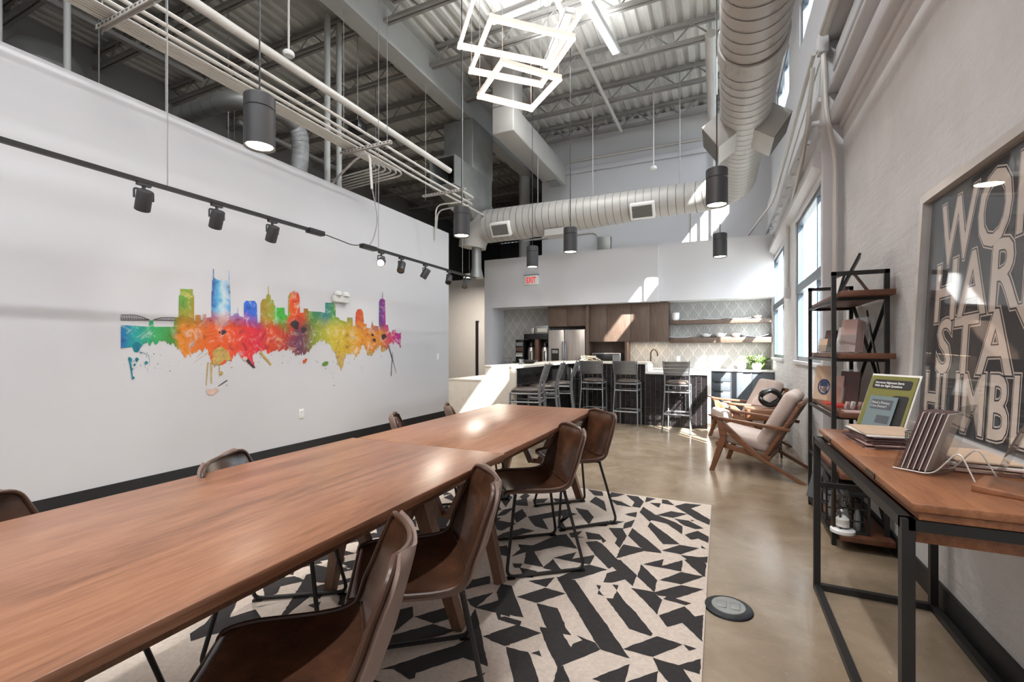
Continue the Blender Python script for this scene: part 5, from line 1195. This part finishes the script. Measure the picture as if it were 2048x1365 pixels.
# --- second shelf: acrylic holders with cards and brochures
def holder(x_, y_, z, w_, h_, n_, bw, bh, rz, mat, label, lean=.2, step=.012):
    t = thing('brochure_holder', label, 'brochure holder', (x_, y_, z)); m0 = Matrix.Rotation(rz, 3, 'Z')
    for k_ in range(n_): card('brochure', V((x_, y_, z + .006)) + m0 @ V((-k_ * step, 0, 0)), bw, bh - k_ * .004, step * .55, rz, lean, mat if k_ else (mat + '' if mat != 'papermauve' else 'papermauve'), parent=t)
    m = m0 @ Matrix.Rotation(-lean, 3, 'Y'); c0 = V((x_, y_, z))
    b = B(); b.obox(c0 + m0 @ V((-.01 - n_ * step / 2, 0, .002)), (.05 + n_ * step, w_, .004), m0); b.build('base_plate', M['acrylic'], t)
    card('front_plate', c0 + m0 @ V((.012, 0, .004)), w_, h_ * .5, .003, rz, lean, 'acrylic', parent=t); card('back_plate', c0 + m0 @ V((-n_ * step - .012, 0, .004)), w_, h_, .003, rz, lean, 'acrylic', parent=t)
    return t
holder(.78, 3.72, SH[3], .12, .24, 5, .105, .22, PI / 2 + 2.3, 'papermauve', 'acrylic holder of tall pinkish brochures on the second shelf', .15, .016)
holder(.77, 4.28, SH[3], .12, .2, 2, .10, .17, PI + .5, 'brochure', 'acrylic holder with dark leaflet on the second shelf, far end', .2)
holder(.72, 4.20, SH[3], .16, .11, 2, .065, .10, PI + .7, 'papertan', 'low acrylic holder of kraft cards on the second shelf', .25)
holder(.80, 4.00, SH[3], .10, .2, 3, .09, .18, PI + .6, 'paperwhite', 'acrylic holder of pale leaflets in the middle of the second shelf', .2)
# --- third shelf: seal certificate, brochures, red magazines, card stacks
t = thing('seal_certificate', 'beige certificate with round navy seal on the third shelf', 'certificate', (.74, 4.30, SH[2])); rz = PI + .55
o, m = card('board', (.74, 4.28, SH[2]), .20, .27, .006, rz, .12, 'papertan', parent=t); fn = face((.74, 4.28, SH[2]), m)
b = B(); n_ = 28; b.add([fn(.062 * math.cos(2 * PI * k_ / n_), .105 + .062 * math.sin(2 * PI * k_ / n_), .0075) for k_ in range(n_)], [tuple(range(n_))]); b.build('seal_ring', M['blue'], t)
b = B(); b.add([fn(.047 * math.cos(2 * PI * k_ / n_), .105 + .047 * math.sin(2 * PI * k_ / n_), .0083) for k_ in range(n_)], [tuple(range(n_))]); b.build('seal_field', M['papertan'], t)
b = B(); b.add([fn(-.044, .108, .009), fn(.044, .108, .009), fn(.03, .145, .009), fn(0, .152, .009), fn(-.03, .145, .009)], [(0, 1, 2, 3, 4)]); b.build('seal_dome', M['blue'], t)
text('NB', .055, lambda a, c_, o_: fn(a, .066 + c_, .0092), 'seal_letters', M['blue'], t, offset=.001, align='CENTER')
holder(.78, 4.05, SH[2], .14, .25, 5, .10, .20, PI + .6, 'papermauve', 'acrylic holder of mauve brochures on the third shelf', .15, .014); card('booklet_display', (.84, 3.98, SH[2]), .17, .24, .01, PI + .5, .12, 'brochure', 'dark booklet standing behind the mauve brochures on the third shelf', 'booklet')
for k_, (x_, y_) in enumerate(((.73, 4.02), (.76, 3.86))): tag(B().box(x_ - .03, x_ + .09, y_ - .09, y_ + .09, SH[2], SH[2] + .008 + .004 * k_).build('magazine', M['red']), ('red magazine lying on the third shelf, further one', 'red magazine lying on the third shelf, nearer one')[k_], 'magazine')
for k_ in range(4):
    x_, y_ = .76 + .035 * k_, 3.66 + .02 * (k_ % 2); t = thing('card_holder', 'small clear business card holder on the third shelf, %s' % ('at the shelf front', 'second from the shelf front', 'third from the shelf front', 'closest to the wall')[k_], 'card holder', (x_, y_, SH[2]), 'business card holders'); B().box(x_ - .012, x_ + .014, y_ - .03, y_ + .03, SH[2], SH[2] + .03).build('tray', M['acrylic'], t)
    for j in range(3): card('card', (x_ + .006 - j * .006, y_, SH[2] + .004), .052, .05, .002, PI, .2, 'paperwhite' if k_ % 2 else 'papermauve', parent=t)
tag(B().box(.72, .84, 3.49, 3.60, SH[2], SH[2] + .006).build('flyer', M['papermauve']), 'pinkish flyer lying at the near end of the third shelf', 'flyer')
t = thing('paper_stack', 'stack of pale papers on the fourth shelf', 'papers', (.8, 4.1, SH[1])); 
for k_ in range(4): B().box(.72, .90, 4.0, 4.28, SH[1] + k_ * .03, SH[1] + k_ * .03 + .027).build('bundle', M['papertan' if k_ % 2 else 'paperwhite'], t, bevel=.003)
t = thing('cardboard_box', 'open cardboard box on the fourth shelf behind the desk', 'box', (.8, 3.7, SH[1])); b = B(); b.box(.72, .93, 3.58, 3.59, SH[1], SH[1] + .18); b.box(.72, .93, 3.86, 3.87, SH[1], SH[1] + .18); b.box(.72, .73, 3.59, 3.86, SH[1], SH[1] + .18); b.box(.92, .93, 3.59, 3.86, SH[1], SH[1] + .18); b.box(.73, .92, 3.59, 3.86, SH[1], SH[1] + .006); b.build('carton', M['papertan'], t); B().box(.735, .915, 3.6, 3.85, SH[1] + .007, SH[1] + .16).build('contents', M['coffee'], t)
# --- bottom shelf: lantern houses, poster sign, hourglass
for q, (x_, y_, h_, lb) in enumerate(((.745, 3.84, .26, 'black house shaped metal lantern on the bottom shelf, further one'), (.78, 3.62, .24, 'black house shaped metal lantern on the bottom shelf, nearer one'))):
    t = thing('house_lantern', lb, 'lantern', (x_, y_, SH[0]), 'house lanterns'); w_ = .075
    z0, z1 = SH[0], SH[0] + h_
    b = B()
    for sx in (-1, 1):
        for sy in (-1, 1): b.box(x_ + sx * w_ - .006, x_ + sx * w_ + .006, y_ + sy * w_ - .006, y_ + sy * w_ + .006, z0, z1)
    for zz_ in (z0, z0 + h_ * .33, z0 + h_ * .66, z1):
        for s_ in (-1, 1): b.box(x_ - w_, x_ + w_, y_ + s_ * w_ - .004, y_ + s_ * w_ + .004, zz_, zz_ + .008); b.box(x_ + s_ * w_ - .004, x_ + s_ * w_ + .004, y_ - w_, y_ + w_, zz_, zz_ + .008)
    b.box(x_ - w_, x_ + w_, y_ - w_, y_ + w_, z0, z0 + .006); b.build('lattice', M['black'], t)
    B().add([(x_ - w_, y_ - w_, z1), (x_ + w_, y_ - w_, z1), (x_ + w_, y_ + w_, z1), (x_ - w_, y_ + w_, z1), (x_ - w_, y_, z1 + .09), (x_ + w_, y_, z1 + .09)], [(0, 1, 5, 4), (2, 3, 4, 5), (0, 4, 3), (1, 2, 5), (3, 2, 1, 0)]).build('roof', M['black'], t)
    for j in range(2): B().lathe([(.02, 0), (.02, .09), (.01, .12), (.01, .14), (0, .14)], (x_ - .03 + .06 * j, y_, z0 + .007), 12).build('bottle', M['galvdark'], t)
t = thing('leaning_sign', 'dark framed sign leaning at the far end of the bottom shelf', 'sign', (.72, 4.25, SH[0])); o, m = card('panel', (.70, 4.22, SH[0]), .22, .33, .012, PI + .6, .3, 'slate', parent=t); card('print', V((.70, 4.22, SH[0])) + m @ V((.0125, 0, .05)), .07, .09, .001, PI + .6, .3, 'deskwood', parent=t)
hx, hy = .72, 3.56
hg = thing('hourglass', 'glass hourglass on round white base on the bottom shelf', 'hourglass', (hx, hy, SH[0])); B().lathe([(.068, 0), (.068, .018), (.06, .024), (0, .024)], (hx, hy, SH[0]), 26).build('base', M['white'], hg)
prof = [(.0, .03), (.03, .035), (.042, .07), (.042, .12), (.03, .15), (.007, .165), (.03, .18), (.042, .21), (.042, .26), (.03, .295), (0, .30)]
B().lathe(prof, (hx, hy, SH[0]), 22).build('glass_bulb', M['acrylic'], hg); B().lathe([(0, .036), (.037, .04), (.038, .085), (.012, .11), (0, .112)], (hx, hy, SH[0]), 16).build('sand', M['paperwhite'], hg); B().tube([(hx - .05, hy, SH[0] + .024), (hx - .05, hy, SH[0] + .30)], .004, 6).build('rod', M['bronze'], hg)
# ================================================================ desk
dk = thing('console_desk', 'wood topped console desk on black metal frame below the poster', 'desk', (.72, 2.2, 0))
DX0, DX1, DY0, DY1, DZ = .455, .965, 1.60, 2.885, .862
for x_ in (DX0 + .015, DX1 - .015):
    for y in (DY0 + .0, DY1 - .0): B().bar((x_, y, 0), (x_, y, .812), .03, .03).build('leg', M['black'], dk)
    B().bar((x_, DY0, .797), (x_, DY1, .797), .03, .03).build('top_rail', M['black'], dk); B().bar((x_, DY0, .016), (x_, DY1, .016), .03, .03).build('floor_rail', M['black'], dk)
for y in (DY0, DY1):
    B().bar((DX0 + .015, y, .797 if y == DY0 else .80), (DX1 - .015, y, .797 if y == DY0 else .80), .03, .03).build('end_rail', M['black'], dk); B().bar((DX0 + .015, y, .016), (DX1 - .015, y, .016), .03, .03).build('floor_rail', M['black'], dk)
B().bar((DX0 + .015, DY1, .56), (DX1 - .015, DY1, .56), .025, .025).build('end_rail', M['black'], dk)
ym = 2.2
for a, c_ in ((DY0 - .03, ym - .002), (ym + .002, DY1 - .02)): B().box(DX0 + .02, DX1 + .02, a, c_, .838, DZ).build('lift_lid', M['deskwood'], dk, bevel=.003)
B().box(DX0 + .035, DX1, DY0 - .02, DY1 - .03, .815, .836).build('tray', M['deskwood'], dk, bevel=.002); B().box(DX0 + .04, DX1, DY0 + .02, DY1 - .04, .74, .782).build('under_box', M['deskwood'], dk, bevel=.003)
for y in (1.95, 2.62): B().box(DX0 + .016, DX0 + .0205, y - .05, y + .05, .842, .856).build('finger_slot', M['coffee'], dk)
# --- poster
PY1, PY0 = 3.03, 1.86; xb, xt, zb, zt = .925, .985, .866, 2.065
po = thing('framed_poster', 'large framed typographic poster reading WORK HARD STAY HUMBLE leaning on the desk', 'poster', (.95, 2.4, .866))
nv = V((-(zt - zb), 0, xt - xb)).normalized(); upv = V((xt - xb, 0, zt - zb)).normalized(); hgt = V((xt - xb, 0, zt - zb)).length; Wd = PY1 - PY0
def pf(a, c_, o_): return V((xb, PY1, zb)) + V((0, -1, 0)) * a + upv * c_ + nv * o_
def pbox(a0, a1, c0, c1, o0, o1): return B().add([pf(a, c_, o_) for o_ in (o0, o1) for c_ in (c0, c1) for a in (a0, a1)], [(0, 2, 3, 1), (4, 5, 7, 6), (0, 1, 5, 4), (2, 6, 7, 3), (0, 4, 6, 2), (1, 3, 7, 5)])
f_ = .042
for q in ((0, f_, 0, hgt), (Wd - f_, Wd, 0, hgt), (f_, Wd - f_, 0, f_), (f_, Wd - f_, hgt - f_, hgt)): pbox(*q, -.012, .04).build('frame_rail', M['alum'], po)
pbox(f_, Wd - f_, f_, hgt - f_, -.006, .002).build('sheet', M['posterblack'], po)
rows = [('WORK', .70, .975, .09, .88), ('HARD', .465, .72, .05, .92), ('STAY', .25, .48, .11, .86), ('HUMBLE', .03, .255, 0.0, 1.06)]
for body, c0, c1, ind, tw_ in rows:
    s_ = hgt - 2 * f_; hh = (c1 - c0) * s_ * .95; a0, a1 = f_ + .05 + ind, Wd - f_ - .05
    cap = hh / .70; wid = {'WORK': 2.82, 'HARD': 2.72, 'STAY': 2.45, 'HUMBLE': 4.12}[body] * cap
    k_ = tw_ / wid
    fnp = lambda a, c_, o_, a0=a0, c0=c0: pf(a0 + a, f_ + c0 * (hgt - 2 * f_) + c_ + (a - .5) * .03, o_)
    for off, mt, dp, nm in ((.017, 'postercream', .0032, 'letter_outline'), (.0115, 'posterblack', .0038, 'letter_gap'), (.005, 'postercream', .0044, 'lettering')): text(body, cap, fnp, nm, M[mt], po, offset=off, sx=k_, depth=dp, spacing=1.06)
pbox(f_, Wd - f_, f_, hgt - f_, .012, .015).build('glazing', M['poster_glass'], po)
# --- things on the desk
sg = thing('tabletop_sign', 'green and grey printed sign standing on the desk beside the poster', 'sign', (.72, 2.72, DZ)); rz = PI + .55
c0 = V((.69, 2.745, DZ)); lean = .36; o, m = card('panel', c0, .235, .30, .005, rz, lean, 'olive', parent=sg); fn = face(c0, m)
def flat(pts, out, name, mat): return B().add([fn(a - .1175, c_, out) for a, c_ in pts], [tuple(range(len(pts)))]).build(name, M[mat], sg)
def rrect(a0, a1, b0, b1, r=.012):
    out = []
    for cx_, cy_, st in ((a1 - r, b0 + r, -90), (a1 - r, b1 - r, 0), (a0 + r, b1 - r, 90), (a0 + r, b0 + r, 180)):
        for k_ in range(5): an = math.radians(st + 22.5 * k_); out.append((cx_ + r * math.cos(an), cy_ + r * math.sin(an)))
    return out
card('backing', V(c0) - m @ V((.004, 0, 0)), .25, .312, .003, rz, lean, 'paperwhite', parent=sg)
flat(rrect(.018, .218, .235, .282), .0062, 'title_band', 'dkprint')
for j, s_ in enumerate(('Insurance Alignment Starts', 'With the Right Questions')): text(s_, .0155, lambda a, c_, o_, j=j: fn(a + .03 - .1175, .262 - j * .017 + c_, .0068), 'title_lettering', M['paperwhite'], sg, offset=.0004, sx=.88)
flat(rrect(.14, .222, .03, .205), .0058, 'sidebar', 'dkprint'); 
for j in range(11): flat([(.016, .215 - j * .014), (.10 - (j % 3) * .012, .215 - j * .014), (.10 - (j % 3) * .012, .209 - j * .014), (.016, .209 - j * .014)], .0056, 'text_line', 'dkprint')
flat([(.02, .018), (.026, .018), (.026, .024), (.032, .024), (.032, .03), (.026, .03), (.026, .036), (.02, .036), (.02, .03), (.014, .03), (.014, .024), (.02, .024)], .0056, 'cross_mark', 'dkprint')
card('front_leaflet', V(c0) + m @ V((.012, -.01, -.002)) , .145, .195, .003, rz, lean, 'slateprint', parent=sg); fn2 = face(V(c0) + m @ V((.0135, -.01, -.002)), m)
B().add([fn2(a, c_, .0022) for a, c_ in rrect(-.055, .055, .128, .178, .004)], [tuple(reversed(range(20)))]).build('leaflet_band', M['slate'], sg)
for j, s_ in enumerate(('Need a Primary', 'Care Doctor?')): text(s_, .0165, lambda a, c_, o_, j=j: fn2(a - .052, .157 - j * .018 + c_, .003), 'leaflet_lettering', M['paperwhite'], sg, sx=.88)
B().add([fn2(a, c_, .0022) for a, c_ in rrect(-.008, .06, .06, .10, .003)], [tuple(reversed(range(20)))]).build('leaflet_box', M['slate'], sg); B().add([fn2(a, c_, .0022) for a, c_ in rrect(-.03, .035, .012, .042, .003)], [tuple(reversed(range(20)))]).build('leaflet_logo', M['paperwhite'], sg)
text('UT', .02, lambda a, c_, o_: fn2(a - .02, .02 + c_, .0028), 'logo_lettering', M['ochre'], sg)
rr = random.Random(4)
mg = [(.655, 2.49, .10, 12), (.83, 2.16, -.12, 8)]
for gi, (x_, y_, a0, n_) in enumerate(mg):
    for k_ in range(n_):
        z = DZ + k_ * .0052; an = a0 + rr.uniform(-.12, .12); mm = Matrix.Rotation(an, 3, 'Z')
        o = B().obox((x_ + rr.uniform(-.008, .008), y_ + rr.uniform(-.01, .01), z + .0026), (.20, .27, .005), mm).build('magazine', M[('paperwhite', 'papermauve', 'brochure', 'papertan')[rr.randrange(4)] if k_ < n_ - 1 else 'papertan'])
        od = ('topmost', 'second from top', 'third from top', 'fourth from top', 'fifth from top', 'sixth from top', 'seventh from top', 'eighth from top', 'ninth from top', 'tenth from top', 'eleventh from top', 'lowest')[n_ - 1 - k_] if k_ else 'lowest'
        tag(o, '%s magazine %s' % (od, ('of the fanned pile on the desk under the green sign', 'of the small pile near the poster behind the leaflet rack')[gi]), 'magazine', ('fanned magazines on the desk', 'piled magazines on the desk')[gi])
t = thing('mesh_cup', 'wire mesh pen cup on the desk behind the leaflet rack', 'pen cup', (.70, 2.26, DZ)); b = B()
cxx, cyy = .695, 2.235
for k_ in range(7): b.tube([(cxx + (.036 + .001 * k_) * math.cos(2 * PI * j / 20), cyy + (.036 + .001 * k_) * math.sin(2 * PI * j / 20), DZ + .004 + k_ * .0155) for j in range(20)], .0014 if 0 < k_ < 6 else .003, 4, closed=True)
for j in range(24):
    an = 2 * PI * j / 24; b.tube([(cxx + .036 * math.cos(an), cyy + .036 * math.sin(an), DZ + .004), (cxx + .042 * math.cos(an + .3), cyy + .042 * math.sin(an + .3), DZ + .097)], .0011, 4, caps=False)
b.build('mesh', M['steel'], t); B().lathe([(.037, DZ), (.037, DZ + .003), (0, DZ + .003)], (cxx, cyy, 0), 20).build('cup_base', M['steel'], t)
# leaflet rack
lr = thing('leaflet_rack', 'clear acrylic leaflet rack holding plum brochures at the desk front', 'brochure holder', (.66, 1.98, DZ)); rz = 2.45; lean = .30
c0 = V((.60, 2.02, DZ)); m0 = Matrix.Rotation(rz, 3, 'Z')
for k_ in range(5):
    o, m = card('brochure', c0 + m0 @ V((-k_ * .016, 0, .012)), .105, .205, .007, rz, lean, 'brochure', parent=lr)
    card('brochure_edge', c0 + m0 @ V((-k_ * .016, 0, .012)) + m @ V((-.0025, 0, -.001)), .106, .206, .0022, rz, lean, 'paperwhite', parent=o)
fn = face(c0 + m0 @ V((0, 0, .012)), m)
for (a0, a1, b0, b1, mt) in ((-.045, .03, .165, .185, 'papermauve'), (-.045, .045, .09, .15, 'slateprint'), (-.045, .02, .05, .056, 'papermauve'), (-.045, .03, .035, .041, 'papermauve')): B().add([fn(a0, b0, .009), fn(a1, b0, .009), fn(a1, b1, .009), fn(a0, b1, .009)], [(0, 1, 2, 3)]).build('print_block', M[mt], lr)
card('front_plate', c0 + m0 @ V((.018, 0, .006)), .125, .16, .003, rz, lean, 'acrylic', parent=lr); card('back_plate', c0 + m0 @ V((-.085, 0, .006)), .125, .24, .003, rz, lean, 'acrylic', parent=lr); B().obox(c0 + m0 @ V((-.035, 0, .007)), (.115, .125, .003), m0).build('bottom_plate', M['acrylic'], lr)
for s_ in (-1, 1): B().tube(fillet([c0 + m0 @ V((.02, s_ * .062, .008)), c0 + m0 @ V((-.09, s_ * .062, .008)), c0 + m0 @ V((-.155, s_ * .062, .10)), c0 + m0 @ V((-.20, s_ * .075, .003))], .03), .0022, 5).build('wire_foot', M['alum'], lr)
# acrylic sign on wooden foot
aw = thing('acrylic_stand', 'clear acrylic sheet in a wedge shaped wooden foot at the right edge', 'sign holder', (.80, 1.83, DZ)); rz = 2.6; m0 = Matrix.Rotation(rz, 3, 'Z'); c0 = V((.745, 1.83, DZ))
B().add([c0 + m0 @ V(q) for q in ((.035, -.09, 0), (.035, .09, 0), (-.11, .09, 0), (-.11, -.09, 0), (.035, -.09, .02), (.035, .09, .02), (-.11, .09, .012), (-.11, -.09, .012))], [(3, 2, 1, 0), (4, 5, 6, 7), (0, 1, 5, 4), (1, 2, 6, 5), (2, 3, 7, 6), (3, 0, 4, 7)]).build('wood_foot', M['deskwood'], aw, bevel=.002)
card('acrylic_sheet', c0 + m0 @ V((.0, 0, .018)), .17, .30, .004, rz, .36, 'acrylic', parent=aw); card('faded_insert', c0 + m0 @ V((-.030, 0, .11)), .165, .09, .001, rz, .36, 'taupe', parent=aw)
